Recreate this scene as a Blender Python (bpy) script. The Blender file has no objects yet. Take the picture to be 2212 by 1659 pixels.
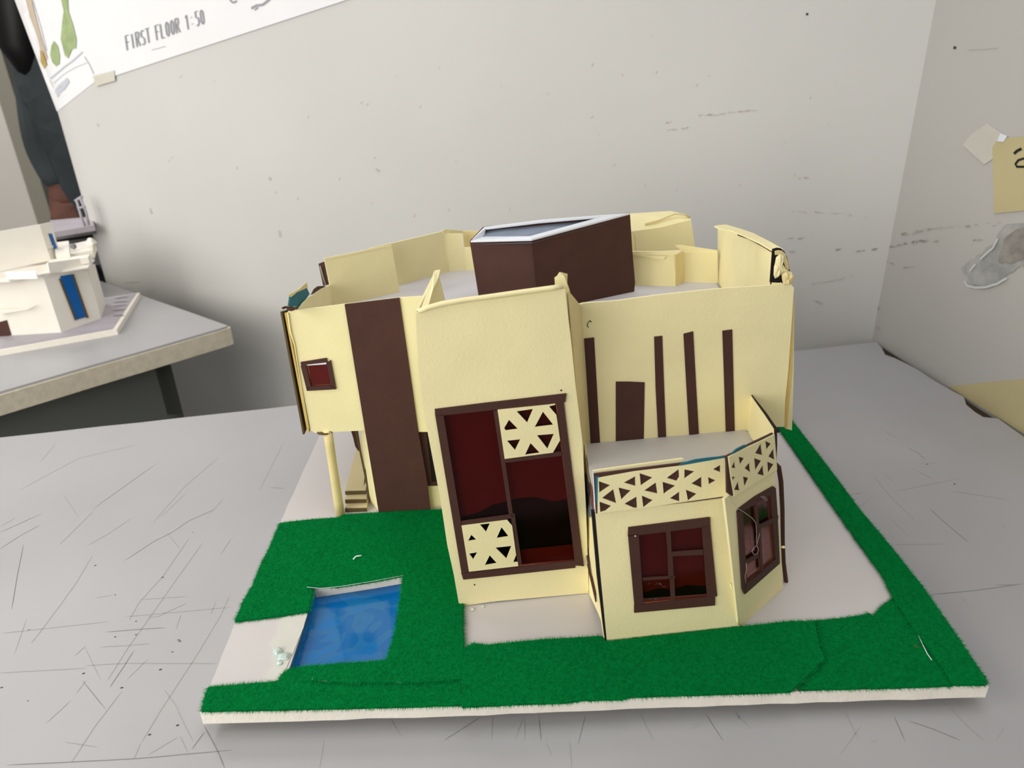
import bpy, bmesh, math, random
from mathutils import Vector, Matrix, Euler
from mathutils.geometry import tessellate_polygon
random.seed(7)
SC = bpy.context.scene
COL = SC.collection
V = Vector
# ------------------------------------------------------------------ levels (metres)
ZT = 0.750            # top of the work tables
ZB = 0.767            # top of the model's base board
# ------------------------------------------------------------------ camera
F, PITCH, ROLL, YAW = 1597.77, 0.44664, -0.03946, -0.0066856
H = 0.3222136
CX, CY = 1106.0, 829.5
def _cam():
    fw = V((0, math.cos(PITCH), -math.sin(PITCH))); r = V((1, 0, 0)); u = r.cross(fw)
    r2 = r*math.cos(ROLL)+u*math.sin(ROLL); u2 = -r*math.sin(ROLL)+u*math.cos(ROLL)
    R = Matrix.Rotation(-YAW, 3, 'Z')
    return R@fw, R@r2, R@u2, R
FW, RT, UP, RY = _cam()
CAM = V((0.1731, 0.2829, 0))     # replaced below by the exact origin shift
def _raw(x, y):
    return FW*F + RT*(x-CX) - UP*(y-CY)
d0 = _raw(431, 1538)
CAM = -(d0*(-H/d0.z)); CAM.z = 0
CAM = V((CAM.x, CAM.y, ZB+H))
cam = bpy.data.cameras.new('camera'); camo = bpy.data.objects.new('camera', cam); COL.objects.link(camo)
cam.sensor_width = 36; cam.lens = F/2212*36; cam.clip_start = .01; cam.clip_end = 50
M = Matrix((RT, UP, -FW)).transposed().to_4x4(); M.translation = CAM
camo.matrix_world = M
cam.dof.use_dof = True; cam.dof.focus_distance = 0.47; cam.dof.aperture_fstop = cam.lens/1000/0.0021
SC.camera = camo
# ------------------------------------------------------------------ world, light, exposure
SC.view_settings.view_transform = 'Standard'; SC.view_settings.look = 'None'
SC.view_settings.gamma = 1; SC.view_settings.use_curve_mapping = False
SC.view_settings.exposure = 0.0
W = bpy.data.worlds.new('world'); SC.world = W; W.use_nodes = True
W.node_tree.nodes['Background'].inputs[0].default_value = (.90, .90, .96, 1)
W.node_tree.nodes['Background'].inputs[1].default_value = 0.25
def area(name, loc, target, sx, sy, power, color=(1, 1, 1)):
    l = bpy.data.lights.new(name, 'AREA'); l.shape = 'RECTANGLE'; l.size = sx; l.size_y = sy
    l.energy = power; l.color = color
    o = bpy.data.objects.new(name, l); COL.objects.link(o); o.location = loc
    o.rotation_euler = (V(target)-V(loc)).to_track_quat('-Z', 'Y').to_euler()
    return o
area('window_light', (-1.12, -0.32, 1.48), (-0.80, 0.55, 0.95), .9, 1.1, 15.5, (1, .965, .89))
area('ceiling_light', (0.45, 0.05, 2.6), (0.40, 0.0, 0.8), 1.2, 1.2, 14, (.97, .96, 1))
area('front_fill_light', (-0.60, -1.00, 1.22), (0.1, 0.2, 0.8), 1.0, .9, 10.5, (1, .975, .92))  # added fill that brightens the model's front faces, no window there
area('far_fill_light', (-1.4, 1.5, 2.5), (-1.3, 1.9, 0.8), .8, .8, 22, (1, .98, .95))  # added fill to lift the far wall, not an actual lamp

# ------------------------------------------------------------------ pixel helpers: rays meet REAL planes
def ray(x, y): return _raw(x, y).normalized()
def at(x, y, z):                      # on the level z
    d = ray(x, y); return CAM + d*((z-CAM.z)/d.z)
def on(x, y, A, B):                   # on the upright plane through A and B
    n = V((B.y-A.y, -(B.x-A.x), 0)); d = ray(x, y)
    return CAM + d*((A-CAM).dot(n)/d.dot(n))
def plane(x, y, P, n):
    d = ray(x, y); return CAM + d*((P-CAM).dot(n)/d.dot(n))
def zm(ox, oy, s, pts): return [(ox+a/s, oy+b/s) for a, b in pts]

# ------------------------------------------------------------------ materials
def mat(name, col, rough=.8, bump=0., bscale=900, mott=0., mscale=40, spec=.3, sheen=0., col2=None, thr=None):
    m = bpy.data.materials.new(name); m.use_nodes = True
    nt = m.node_tree; N = nt.nodes; L = nt.links; b = N['Principled BSDF']
    b.inputs['Roughness'].default_value = rough
    b.inputs['Specular IOR Level'].default_value = spec
    if sheen: b.inputs['Sheen Weight'].default_value = sheen
    lin = lambda c: tuple((v/255/12.92 if v/255 <= .04045 else ((v/255+.055)/1.055)**2.4) for v in c)+(1,)
    c1 = lin(col)
    b.inputs['Base Color'].default_value = c1
    tc = N.new('ShaderNodeTexCoord')
    if mott or col2:
        n = N.new('ShaderNodeTexNoise'); n.inputs['Scale'].default_value = mscale; n.inputs['Detail'].default_value = 5
        L.new(tc.outputs['Object'], n.inputs['Vector'])
        r = N.new('ShaderNodeValToRGB'); L.new(n.outputs['Fac'], r.inputs['Fac'])
        c2 = lin(col2) if col2 else tuple(v*(1-mott) for v in c1[:3])+(1,)
        lo, hi = thr if thr else (.35, .65)
        r.color_ramp.elements[0].position = lo; r.color_ramp.elements[1].position = hi
        r.color_ramp.elements[0].color = c2; r.color_ramp.elements[1].color = c1
        L.new(r.outputs['Color'], b.inputs['Base Color'])
    if bump:
        n2 = N.new('ShaderNodeTexNoise'); n2.inputs['Scale'].default_value = bscale; n2.inputs['Detail'].default_value = 3
        L.new(tc.outputs['Object'], n2.inputs['Vector'])
        bp = N.new('ShaderNodeBump'); bp.inputs['Strength'].default_value = bump; bp.inputs['Distance'].default_value = .0006
        L.new(n2.outputs['Fac'], bp.inputs['Height']); L.new(bp.outputs['Normal'], b.inputs['Normal'])
    return m
CREAM = mat('cream_card', (246, 235, 182), .75, .25, 700, .07, 25)
CREAMD = mat('cream_card_dark', (236, 218, 160), .8, .25, 700, .12, 25)  # cream card in a slightly darker tone
BROWN = mat('brown_card', (76, 47, 40), .7, .25, 900, .12, 60)
ORNG = mat('yellowed_edge', (226, 192, 112), .8, .2, 700, .12, 60)
OLIVE = mat('olive_edge', (96, 82, 52), .85, .2, 700, .1, 60)
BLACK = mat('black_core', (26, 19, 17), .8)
FOAM = mat('white_foam_board', (202, 197, 195), .6, .1, 300, .04, 12)
FOAMC = mat('foam_board_core', (240, 234, 222), .8, .5, 500, .05, 120)
GREEN = mat('green_felt', (0, 118, 54), 1, .6, 1800, .25, 500, spec=.05)
GREENF = mat('green_felt_fibre', (6, 138, 66), 1, 0, 1, .45, 260, spec=.05)
ROOF = mat('grey_roof_sheet', (205, 203, 206), .6, .1, 300, .06, 25)
RIM = mat('white_card_edge', (228, 232, 238), .6, .15, 500, .04, 60)
BLUEGREY = mat('blue_grey_card', (140, 150, 166), .6, .2, 400, .15, 90)
TEAL = mat('teal_card', (35, 110, 125), .7, .2, 400, .1, 60)
REDC = mat('red_brown_card', (112, 38, 32), .45, .2, 300, .1, 60)
GLUE = mat('dried_glue', (214, 216, 206), .12, .3, 260, .08, 120, spec=.6)
PUD = mat('glue_film', (206, 206, 197), .15, .2, 200, .04, 100, spec=.5)
PUDB = mat('glue_bubble', (190, 208, 198), .06, .1, 200, .1, 200, spec=.8)
GLUED = mat('smudged_glue', (100, 112, 122), .35, .4, 300, col2=(18, 22, 30), mscale=110, thr=(.42, .58))
TABLE = mat('table_laminate', (168, 167, 168), .38, .08, 60, .07, 7, spec=.4)
TEDGE = mat('table_edge_board', (208, 200, 178), .8, .5, 250, .12, 120)
SCR = mat('scratch_line', (164, 162, 160), .8)
TCORE = mat('dark_gap_core', (58, 46, 34), .9, .4, 300, .3, 80)
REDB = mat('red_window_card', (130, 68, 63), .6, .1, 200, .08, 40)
TERR = mat('terrace_sheet', (188, 184, 178), .6, .1, 300, .05, 30)
SCRD = mat('pencil_line', (132, 130, 129), .8)
STAPLE = mat('dark_speck', (60, 52, 50), .6)
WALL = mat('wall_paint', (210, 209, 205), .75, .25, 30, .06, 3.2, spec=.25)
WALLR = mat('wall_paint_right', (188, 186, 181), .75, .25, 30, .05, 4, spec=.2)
SCUFFB = mat('faint_scuff', (190, 187, 181), .9)
RIMW = mat('plaster_lip', (206, 206, 204), .9)
PLASTB = mat('bare_render', (158, 152, 145), .95, 1., 200, .3, 90)
TAPER = mat('dull_tape', (202, 199, 188), .4, .1, 200, .04, 60)
PLASTER = mat('bare_plaster', (176, 176, 172), .95, 1., 160, .28, 60)
SCUFF = mat('wall_scuff', (176, 173, 167), .9)
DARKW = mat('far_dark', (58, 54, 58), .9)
FARW = mat('far_wall_paint', (226, 220, 211), .9, 0, 1, .05, 2)
FARTRIM = mat('door_frame_paint', (150, 146, 132), .7)
FLOORM = mat('floor_terrazzo', (120, 116, 110), .5, .1, 60, .2, 60)
METAL = mat('grey_metal', (98, 102, 97), .6)
BLK = mat('black_rubber', (14, 14, 15), .6)
PAPER = mat('drawing_paper', (238, 238, 240), .7, .1, 200, .03, 12)
INK = mat('drawing_ink', (158, 158, 164), .8)
INKL = mat('drawing_ink_light', (196, 200, 208), .8)
LEAF = mat('green_pencil', (172, 190, 138), .8, 0, 1, .25, 60)
TAN = mat('tan_pencil', (206, 190, 168), .8, 0, 1, .1, 40)
MUST = mat('mustard_pencil', (186, 160, 96), .8)
NOTE = mat('yellow_note_card', (196, 184, 140), .8, .15, 300, .05, 20)
MARK = mat('black_marker', (32, 28, 22), .6)
TAPE = mat('yellowed_tape', (212, 208, 194), .35, .1, 200, .05, 60)
WHITE = mat('white_model_card', (238, 233, 222), .7, .15, 300, .04, 40)
WHITES = mat('glossy_white_strip', (246, 246, 244), .35)
BLUE = mat('blue_film', (0, 92, 165), .3, .05, 100, .08, 60)
GREYP = mat('grey_printed_base', (176, 170, 176), .6, .1, 200, .1, 60)
GREYD = mat('grey_print_lines', (120, 122, 118), .7)
GREYM = mat('mid_grey_card', (132, 130, 132), .8, .2, 100, .15, 60)
CLOTH = mat('charcoal_cloth', (66, 72, 75), .95, .3, 200, .25, 12)
SKIN = mat('brown_skin', (104, 66, 54), .6)
HAIR = mat('black_hair', (12, 11, 12), .5)
THREAD = mat('glue_thread', (196, 186, 176), .3)

def film(name, tint, rough, mixf):
    m = bpy.data.materials.new(name); m.use_nodes = True
    nt = m.node_tree; N = nt.nodes; L = nt.links
    for n in list(N):
        if n.type != 'OUTPUT_MATERIAL': N.remove(n)
    out = [n for n in N if n.type == 'OUTPUT_MATERIAL'][0]
    t = N.new('ShaderNodeBsdfTransparent'); t.inputs[0].default_value = tint
    g = N.new('ShaderNodeBsdfGlossy'); g.inputs['Roughness'].default_value = rough; g.inputs[0].default_value = (1, 1, 1, 1)
    fr = N.new('ShaderNodeFresnel'); fr.inputs[0].default_value = 1.28
    mx = N.new('ShaderNodeMixShader'); ml_ = N.new('ShaderNodeMath'); ml_.operation = 'MULTIPLY'; ml_.inputs[1].default_value = .55; L.new(fr.outputs[0], ml_.inputs[0]); L.new(ml_.outputs[0], mx.inputs[0]); L.new(t.outputs[0], mx.inputs[1]); L.new(g.outputs[0], mx.inputs[2])
    tc = N.new('ShaderNodeTexCoord'); nz = N.new('ShaderNodeTexNoise'); nz.inputs['Scale'].default_value = 90
    bp = N.new('ShaderNodeBump'); bp.inputs['Strength'].default_value = mixf; bp.inputs['Distance'].default_value = .001
    L.new(tc.outputs['Object'], nz.inputs['Vector']); L.new(nz.outputs['Fac'], bp.inputs['Height']); L.new(bp.outputs['Normal'], g.inputs['Normal'])
    L.new(mx.outputs[0], out.inputs[0])
    return m
REDF = film('red_acetate', (.74, .46, .44, 1), .12, .12)
CLEARF = film('clear_glue_film', (.90, .93, .90, 1), .12, .9)
def pool_mat():
    m = mat('pool_blue_film', (10, 98, 172), .12, .6, 55, 0, 1, spec=.5)
    nt = m.node_tree; N = nt.nodes; L = nt.links; b = N['Principled BSDF']
    tc = N.new('ShaderNodeTexCoord'); n = N.new('ShaderNodeTexNoise'); n.inputs['Scale'].default_value = 42; n.inputs['Detail'].default_value = 1.5
    n.inputs['Distortion'].default_value = 1.2
    r = N.new('ShaderNodeValToRGB'); e = r.color_ramp.elements; b.inputs['Specular IOR Level'].default_value = .3
    e[0].position = .47; e[0].color = (.003, .125, .38, 1); e[1].position = .49; e[1].color = (.018, .15, .36, 1)
    x = e.new(.62); x.color = (.002, .15, .44, 1)
    L.new(tc.outputs['Object'], n.inputs['Vector']); L.new(n.outputs['Fac'], r.inputs['Fac']); L.new(r.outputs['Color'], b.inputs['Base Color'])
    b.inputs['Coat Weight'].default_value = .3; b.inputs['Coat Roughness'].default_value = .05
    return m
POOL = pool_mat()

# ------------------------------------------------------------------ object helpers
WL = {}
def tag(o, label=None, cat=None, group=None, kind=None):
    if label: o['label'] = label
    if cat: o['category'] = cat
    if group: o['group'] = group
    if kind: o['kind'] = kind
    return o
def empty(name, loc, label, cat, group=None):
    o = bpy.data.objects.new(name, None); COL.objects.link(o); o.location = loc; o.empty_display_size = .02
    WL[o] = V(loc); return tag(o, label, cat, group)
def obj(name, vs, fs, m, parent=None, smooth=False, origin=None):
    vs = [V(v) for v in vs]
    if origin is None:
        lo = V((min(v[i] for v in vs) for i in range(3))); hi = V((max(v[i] for v in vs) for i in range(3)))
        origin = V(((lo.x+hi.x)/2, (lo.y+hi.y)/2, lo.z))
    me = bpy.data.meshes.new(name); me.from_pydata([tuple(v-origin) for v in vs], [], fs)
    me.materials.append(m); me.validate(); me.update()
    if smooth:
        for p in me.polygons: p.use_smooth = True
    o = bpy.data.objects.new(name, me); COL.objects.link(o); WL[o] = origin
    if parent is not None:
        o.parent = parent; o.location = origin-WL[parent]
    else: o.location = origin
    return o
def newell(p):
    n = V((0, 0, 0))
    for i in range(len(p)):
        a = p[i]; b = p[(i+1) % len(p)]
        n += V(((a.y-b.y)*(a.z+b.z), (a.z-b.z)*(a.x+b.x), (a.x-b.x)*(a.y+b.y)))
    return n.normalized()
def slab(outer, t, holes=(), lift=0., n=None):
    """verts, faces of a flat polygon with holes, front at pts+lift, t thick behind; n = outward (towards the viewer's side)"""
    outer = [V(p) for p in outer]
    if n is None:
        n = newell(outer)
        if n.dot(CAM-outer[0]) < 0: n = -n
    n = V(n).normalized()
    loops = [outer]+[[V(p) for p in h] for h in holes]
    flat = [p for l in loops for p in l]; k = len(flat)
    tris = tessellate_polygon(loops)
    vs = [p+n*lift for p in flat]+[p+n*(lift-t) for p in flat]
    fs = []
    for a, b, c in tris:
        nn = (flat[b]-flat[a]).cross(flat[c]-flat[a])
        if nn.dot(n) < 0: b, c = c, b
        fs.append((a, b, c)); fs.append((a+k, c+k, b+k))
    i0 = 0
    for l in loops:
        m_ = len(l)
        s = newell(l).dot(n) > 0
        if l is not loops[0]: s = not s
        for i in range(m_):
            a, b = i0+i, i0+(i+1) % m_
            fs.append((a, a+k, b+k, b) if s else (a, b, b+k, a+k))
        i0 += m_
    return vs, fs
def card(name, pts, t, m, parent=None, holes=(), lift=0., n=None, label=None):
    vs, fs = slab(pts, t, holes, lift, n)
    o = obj(name, vs, fs, m, parent)
    if label: o['label'] = label
    return o
def rough_edge(pts, amp, step, seed=1, closed=True):
    """subdivide a 3-D outline and make its line slightly uneven"""
    rnd = random.Random(seed); out = []; k = len(pts)
    n = newell(pts)
    for i in range(k if closed else k-1):
        a = pts[i]; b = pts[(i+1) % k]; d = (b-a); L_ = d.length; q = max(1, int(L_/step))
        s = d.cross(n).normalized() if L_ > 0 else V((0, 0, 0))
        for j in range(q):
            p = a+d*(j/q)
            if j: p = p+s*rnd.uniform(-amp, amp)
            out.append(p)
    return out
def box(name, lo, hi, m, parent=None, bevel=0., rotz=0., origin=None):
    c = [(x, y, z) for z in (lo[2], hi[2]) for x, y in ((lo[0], lo[1]), (hi[0], lo[1]), (hi[0], hi[1]), (lo[0], hi[1]))]
    return obj(name, c, [(3, 2, 1, 0), (4, 5, 6, 7), (0, 1, 5, 4), (1, 2, 6, 5), (2, 3, 7, 6), (3, 0, 4, 7)], m, parent)
def prism(name, pts, z0, z1, m, parent=None):
    top = [V((p[0], p[1], z1)) for p in pts]
    vs, fs = slab(top, z1-z0, n=(0, 0, 1))
    return obj(name, vs, fs, m, parent)
def tube(name, pts, r, m, parent=None, seg=6):
    vs = []; fs = []; k = len(pts)
    for i, p in enumerate(pts):
        p = V(p); d = (V(pts[min(i+1, k-1)])-V(pts[max(i-1, 0)])).normalized()
        a = d.orthogonal().normalized(); b = d.cross(a)
        if i and vs:
            pa = (vs[-seg]-V(pts[i-1])).normalized(); a = (pa-d*pa.dot(d)).normalized(); b = d.cross(a)
        rr = r[i] if isinstance(r, (list, tuple)) else r
        for j in range(seg): vs.append(p+(a*math.cos(2*math.pi*j/seg)+b*math.sin(2*math.pi*j/seg))*rr)
    for i in range(k-1):
        for j in range(seg):
            fs.append((i*seg+j, i*seg+(j+1) % seg, (i+1)*seg+(j+1) % seg, (i+1)*seg+j))
    fs.append(tuple(range(seg))[::-1]); fs.append(tuple((k-1)*seg+j for j in range(seg)))
    return obj(name, vs, fs, m, parent, smooth=True)
def ribbon(pts, w, n):
    """flat strip along a polyline lying on a surface with normal n"""
    vs = []; fs = []; n = V(n).normalized()
    for i, p in enumerate(pts):
        d = (pts[min(i+1, len(pts)-1)]-pts[max(i-1, 0)]).normalized(); s = d.cross(n).normalized()
        ww = w*(.25 if i in (0, len(pts)-1) else 1)
        vs += [p+s*ww/2, p-s*ww/2]
    for i in range(len(pts)-1): fs.append((2*i, 2*i+1, 2*i+3, 2*i+2))
    return vs, fs
def ribbons(name, lines, m, parent, n, lift=.00012, kind=None, jit=.0):
    VS = []; FS = []; n = V(n).normalized()
    for pts, w in lines:
        P = []
        for i in range(len(pts)-1):
            q = 4
            for j in range(q): P.append(pts[i].lerp(pts[i+1], j/q)+V((random.uniform(-jit, jit), random.uniform(-jit, jit), 0)))
        P.append(pts[-1])
        v, f = ribbon(P, w, n); k = len(VS)
        VS += [a+n*lift for a in v]; FS += [tuple(i+k for i in ff) for ff in f]
    o = obj(name, VS, FS, m, parent)
    if kind: o['kind'] = kind
    return o
def blob(name, c, r, m, parent, sq=(1, 1, .5), seed=1, rz=0):
    bm = bmesh.new(); bmesh.ops.create_icosphere(bm, subdivisions=3, radius=1)
    rnd = random.Random(seed); ph = [rnd.uniform(0, 6) for _ in range(6)]
    for v in bm.verts:
        k = 1+.16*math.sin(3*v.co.x+ph[0])*math.cos(4*v.co.y+ph[1])+.1*math.sin(6*v.co.z+ph[2])
        v.co *= k
    vs = [V(c)+V((v.co.x*r*sq[0], v.co.y*r*sq[1], v.co.z*r*sq[2])) for v in bm.verts]
    fs = [tuple(v.index for v in f.verts) for f in bm.faces]; bm.free()
    return obj(name, vs, fs, m, parent, smooth=True)
XY = lambda p: (p.x, p.y)

# ------------------------------------------------------------------ the room
K = at(1893, 737, ZT)                                  # inner corner of the two walls at table height
gR = at(2160, 904, ZT); dR = (gR-K); dR.z = 0; dR.normalize()
NOSE = at(262, 614, ZT); NOSE = V((-.425, .82, ZT)) if False else NOSE
# back wall from K to the rounded end
WA = V((K.x, K.y+.012, 0)); 
WB = V((-.450, .858, 0))
dW = (WB-WA).normalized(); nW = V((dW.y, -dW.x, 0))
if nW.y > 0: nW = -nW
RN = .075
pl = [WA+V((.12, -.0, 0))*0, WB]
cN = WB-nW*RN                                           # centre of the rounded end
a0 = math.atan2(nW.y, nW.x)
out = [XY(WA-dW*.02)]
for i in range(13):
    a = a0-math.radians(100)*i/12
    out.append((cN.x+RN*math.cos(a), cN.y+RN*math.sin(a)))
last = V((out[-1][0], out[-1][1], 0))
out.append(XY(last-nW*.12+dW*(-.015))); out.append(XY(WA-nW*.2-dW*.02))
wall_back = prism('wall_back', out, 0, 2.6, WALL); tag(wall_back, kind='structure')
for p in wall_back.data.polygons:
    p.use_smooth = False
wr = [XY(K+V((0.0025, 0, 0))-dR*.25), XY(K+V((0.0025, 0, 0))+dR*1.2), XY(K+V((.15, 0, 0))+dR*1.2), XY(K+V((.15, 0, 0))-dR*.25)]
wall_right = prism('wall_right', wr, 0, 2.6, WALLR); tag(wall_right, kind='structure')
nR = V((dR.y, -dR.x, 0)); nR = -nR if nR.x > 0 else nR
box('floor', (-3.2, -1.2, -.05), (1.4, 4.2, 0), FLOORM)['kind'] = 'structure'
def onW(x, y): return plane(x, y, V((WB.x, WB.y, 1)), nW)
def onR(x, y): return plane(x, y, V((K.x+.0025, K.y, 1)), nR)
# far wall with a doorway beyond the rounded wall end
YF = 2.3
eF = plane(60, 284, V((0, YF, 0)), V((0, 1, 0)))
box('wall_left', (-3.2, YF, 0), (eF.x-.02, YF+.12, 2.6), FARW)['kind'] = 'structure'
box('trim_1', (eF.x-.055, YF-.012, 0), (eF.x, YF+.13, 2.3), FARTRIM)['kind'] = 'structure'
box('wall_far', (-3.2, 3.6, 0), (1.4, 3.7, 2.6), DARKW)['kind'] = 'structure'  # coloured dark to stand for the unlit room beyond the doorway

# ------------------------------------------------------------------ work table
tb0 = at(0, 945, ZT); tb1 = at(1893, 738.5, ZT); uT = (tb1-tb0).normalized(); vT = V((-uT.y, uT.x, 0))
edge = [at(x, y, ZT) for x, y in ((1893, 739), (1904, 750), (1912, 766), (1934, 774), (1955, 784), (1985, 800), (2004, 813), (2030, 829), (2060, 846), (2082, 857), (2087, 874), (2106, 890), (2124, 901), (2156, 904), (2212, 944))]
fr_r = edge[-1]+dR*.50
bk_l = tb0-uT*.03
fr_l = bk_l-vT*((bk_l-fr_r).dot(vT))
outl = [bk_l]
for i in range(1, 24):
    p = bk_l.lerp(edge[0], i/24); outl.append(p+vT*random.uniform(-.0007, .0007))
outl += edge+[fr_r, fr_l]
wt = empty('work_table', (.1, .1, 0), 'long pale grey laminate table covered in knife scratches, carrying the cream house model', 'table')
vs, fs = slab(outl, .0016, n=(0, 0, 1)); tt = obj('table_top', vs, fs, TABLE, wt)
card('table_core', [p-V((0, 0, .0016)) for p in (bk_l, edge[0]-uT*.0005, fr_r, fr_l)], .025, TCORE, wt, n=(0, 0, 1), label='core board under the laminate, coloured dark as the shaded gap at the wall')  # dark colour put in so the edge dents look like a shaded gap
for i, c in enumerate((bk_l+uT*.12-vT*.08, edge[0]-uT*.12-vT*.08, fr_l+uT*.12+vT*.08, fr_r-uT*.12+vT*.08)):
    q = [c+uT*.02+vT*.02, c-uT*.02+vT*.02, c-uT*.02-vT*.02, c+uT*.02-vT*.02]
    prism('leg', [XY(p) for p in q], 0, ZT-.026, METAL, wt)
# knife cuts and pencil lines on the top
def tl(ox, oy, s, lst, w): return [([at(a, b, ZT) for a, b in zm(ox, oy, s, pts)], w) for pts in lst]
A = tl(0, 1100, 2.968, [
 [(0, 255), (130, 170), (260, 100)], [(0, 112), (100, 55)], [(380, 228), (430, 180), (595, 15)], [(560, 235), (690, 160), (840, 60)],
 [(800, 330), (990, 205), (1110, 145), (1210, 75), (1380, 0)], [(200, 860), (270, 770), (390, 610), (490, 470), (590, 300)],
 [(830, 710), (890, 600), (1040, 435), (1210, 190)], [(690, 1095), (830, 875), (980, 665), (1110, 480), (1300, 215)],
 [(705, 1140), (780, 1030), (860, 905)], [(20, 795), (270, 768), (690, 722)], [(800, 690), (1080, 665), (1484, 628)], [(640, 885), (830, 873), (965, 862)],
 [(680, 788), (900, 770), (1060, 760)], [(0, 1050), (260, 1035), (550, 1020)], [(550, 1003), (810, 988), (1390, 990)], [(910, 1490), (1030, 1290), (1240, 970), (1410, 690), (1470, 560)],
 [(50, 1640), (450, 1622), (900, 1598), (1484, 1545)], [(1140, 1290), (1180, 1380), (1235, 1485)], [(1155, 1455), (1200, 1555)], [(950, 1575), (1140, 1462)],
 [(1310, 1390), (1400, 1560), (1440, 1659)], [(460, 1620), (610, 1390), (780, 1170)], [(300, 1370), (450, 1230)], [(490, 1180), (555, 1095)],
 [(75, 640), (110, 430), (150, 230)], [(1130, 765), (1160, 675)], [(480, 940), (540, 885)], [(860, 1600), (900, 1500)], [(1230, 1540), (1310, 1430)],
 [(1415, 290), (1480, 190)], [(900, 580), (1200, 560)], [(950, 690), (1010, 690), (1200, 600)]], .00045)
A += tl(960, 1250, 3.456, [[(0, 1205), (150, 1110), (270, 1035)], [(360, 1030), (350, 1210)], [(530, 1200), (585, 1035)], [(598, 1035), (600, 1210)], [(705, 1035), (722, 1210)],
 [(0, 1135), (90, 1130)], [(1460, 1010), (1560, 1210)], [(1850, 1120), (1905, 1090)], [(1950, 1010), (2080, 1210)], [(1545, 1075), (1600, 1060)], [(2170, 985), (2212, 1060)]], .0004)
A += tl(1560, 900, 2.37, [[(820, 60), (860, 95), (905, 112)], [(950, 160), (1000, 185), (1040, 220)], [(900, 380), (1050, 350), (1230, 312)], [(780, 310), (860, 405), (990, 532)],
 [(845, 505), (950, 608)], [(1060, 470), (1160, 560), (1260, 642)], [(660, 395), (735, 390)], [(830, 290), (885, 340)], [(860, 655), (1140, 652)], [(1060, 912), (1300, 890), (1545, 855)],
 [(1030, 835), (1060, 800)], [(1150, 375), (1480, 430)], [(625, 1505), (700, 1659)], [(880, 1535), (935, 1659)], [(1160, 1485), (1250, 1580), (1340, 1659)], [(60, 1515), (150, 1600)],
 [(1400, 1659), (1445, 1590)], [(960, 1560), (1080, 1600), (1220, 1659)], [(1010, 240), (1100, 240)], [(970, 265), (1080, 320)], [(1220, 920), (1260, 965)]], .0004)
A += [([at(a, b, ZT) for a, b in l], w) for l, w in (([(0, 1150), (90, 1110)], .0005), ([(40, 1060), (170, 990), (300, 960)], .0004), ([(330, 1130), (400, 1050), (470, 990)], .0004), ([(560, 1060), (610, 960)], .0004), ([(200, 1100), (340, 1000)], .0004), ([(1230, 1600), (1235, 1659)], .0004), ([(700, 1600), (690, 1659)], .0004))]
for _ in range(45):
    x = random.uniform(-60, 2250); y = random.uniform(960, 1640)
    a = math.radians(random.choice((-60, -55, -50, 50, 45, -4, -8, 10, 70))+random.uniform(-6, 6)); l = random.uniform(15, 90)
    if 600 < x < 1720 and y < 1120: continue
    A.append(([at(x, y, ZT), at(x+math.cos(a)*l, y-math.sin(a)*l, ZT)], .00028))
B = A[::4]; A = [a for i, a in enumerate(A) if i % 4]
ribbons('scratch_marks', A, SCR, wt, (0, 0, 1), kind='stuff', jit=.00006)
ribbons('pencil_marks', B, SCRD, wt, (0, 0, 1), kind='stuff', jit=.00006)
SP = []
for a, b in zm(0, 1100, 2.968, [(610, 362), (738, 550), (185, 775), (872, 720), (738, 820), (872, 806), (1145, 840), (1153, 848), (1105, 916), (1028, 1030), (780, 1147), (178, 1230), (958, 1448), (1138, 1388), (535, 1055), (1235, 150), (1042, 438), (10, 1145)])+zm(1560, 900, 2.37, [(1440, 563), (690, 395), (1190, 345), (1050, 245)]):
    p = at(a, b, ZT); s = random.uniform(.0004, .0009)
    SP.append(([p-V((s, 0, 0)), p+V((s, s*.4, 0))], s*1.1))
ribbons('specks', SP, STAPLE, wt, (0, 0, 1), kind='stuff', lift=.00016)

# ------------------------------------------------------------------ cream house model
hm = empty('house_model', (.2, .2, ZB-.009), 'cream card model house with brown strips and green felt lawns on a white foam board', 'model')
TH = .0014      # card thickness
# base board with the pool cut out
pool_px = [(677, 1275), (729, 1267), (808, 1255), (871, 1244), (864, 1300), (855, 1362), (836, 1426), (740, 1437), (624, 1446), (645, 1385), (666, 1320)]
pool_top = [at(x, y, ZB) for x, y in pool_px]
bc = [V((0, 0, ZB)), V((.14, -.0006, ZB)), V((.28, .0004, ZB)), at(2137, 1480, ZB), V((.419, .2, ZB)), V((.419, .4, ZB)), V((-.003, .4, ZB)), V((-.003, .29, ZB)), at(604, 1130, ZB), at(508, 1342, ZB)]
bcR = rough_edge(bc, .00035, .012, 5)
vs, fs = slab(bcR, .009, [pool_top], n=(0, 0, 1))
bb = obj('base_board', vs, fs, FOAMC, hm)
bb.data.materials.append(FOAM)
for p in bb.data.polygons:
    if p.normal.z > .9: p.material_index = 1
# support pads under the board, hidden, so that it sits a little off the table
for x, y in ((.06, .1), (.36, .1), (.06, .33), (.36, .33)):
    box('foam_pad', (x-.012, y-.012, ZT), (x+.012, y+.012, ZB-.009), FOAMC, hm)
# pool
pw = [at(x, y, ZB) for x, y in pool_px]
cw = sum(pw, V((0, 0, 0)))/len(pw)
pool = obj('pool', *slab([V((p.x+(p.x-cw.x)*.03, p.y+(p.y-cw.y)*.03, ZB-.0062)) for p in pw], .0025, n=(0, 0, 1)), POOL, hm)
pool['label'] = 'square blue film pool sunk in the board'
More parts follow.
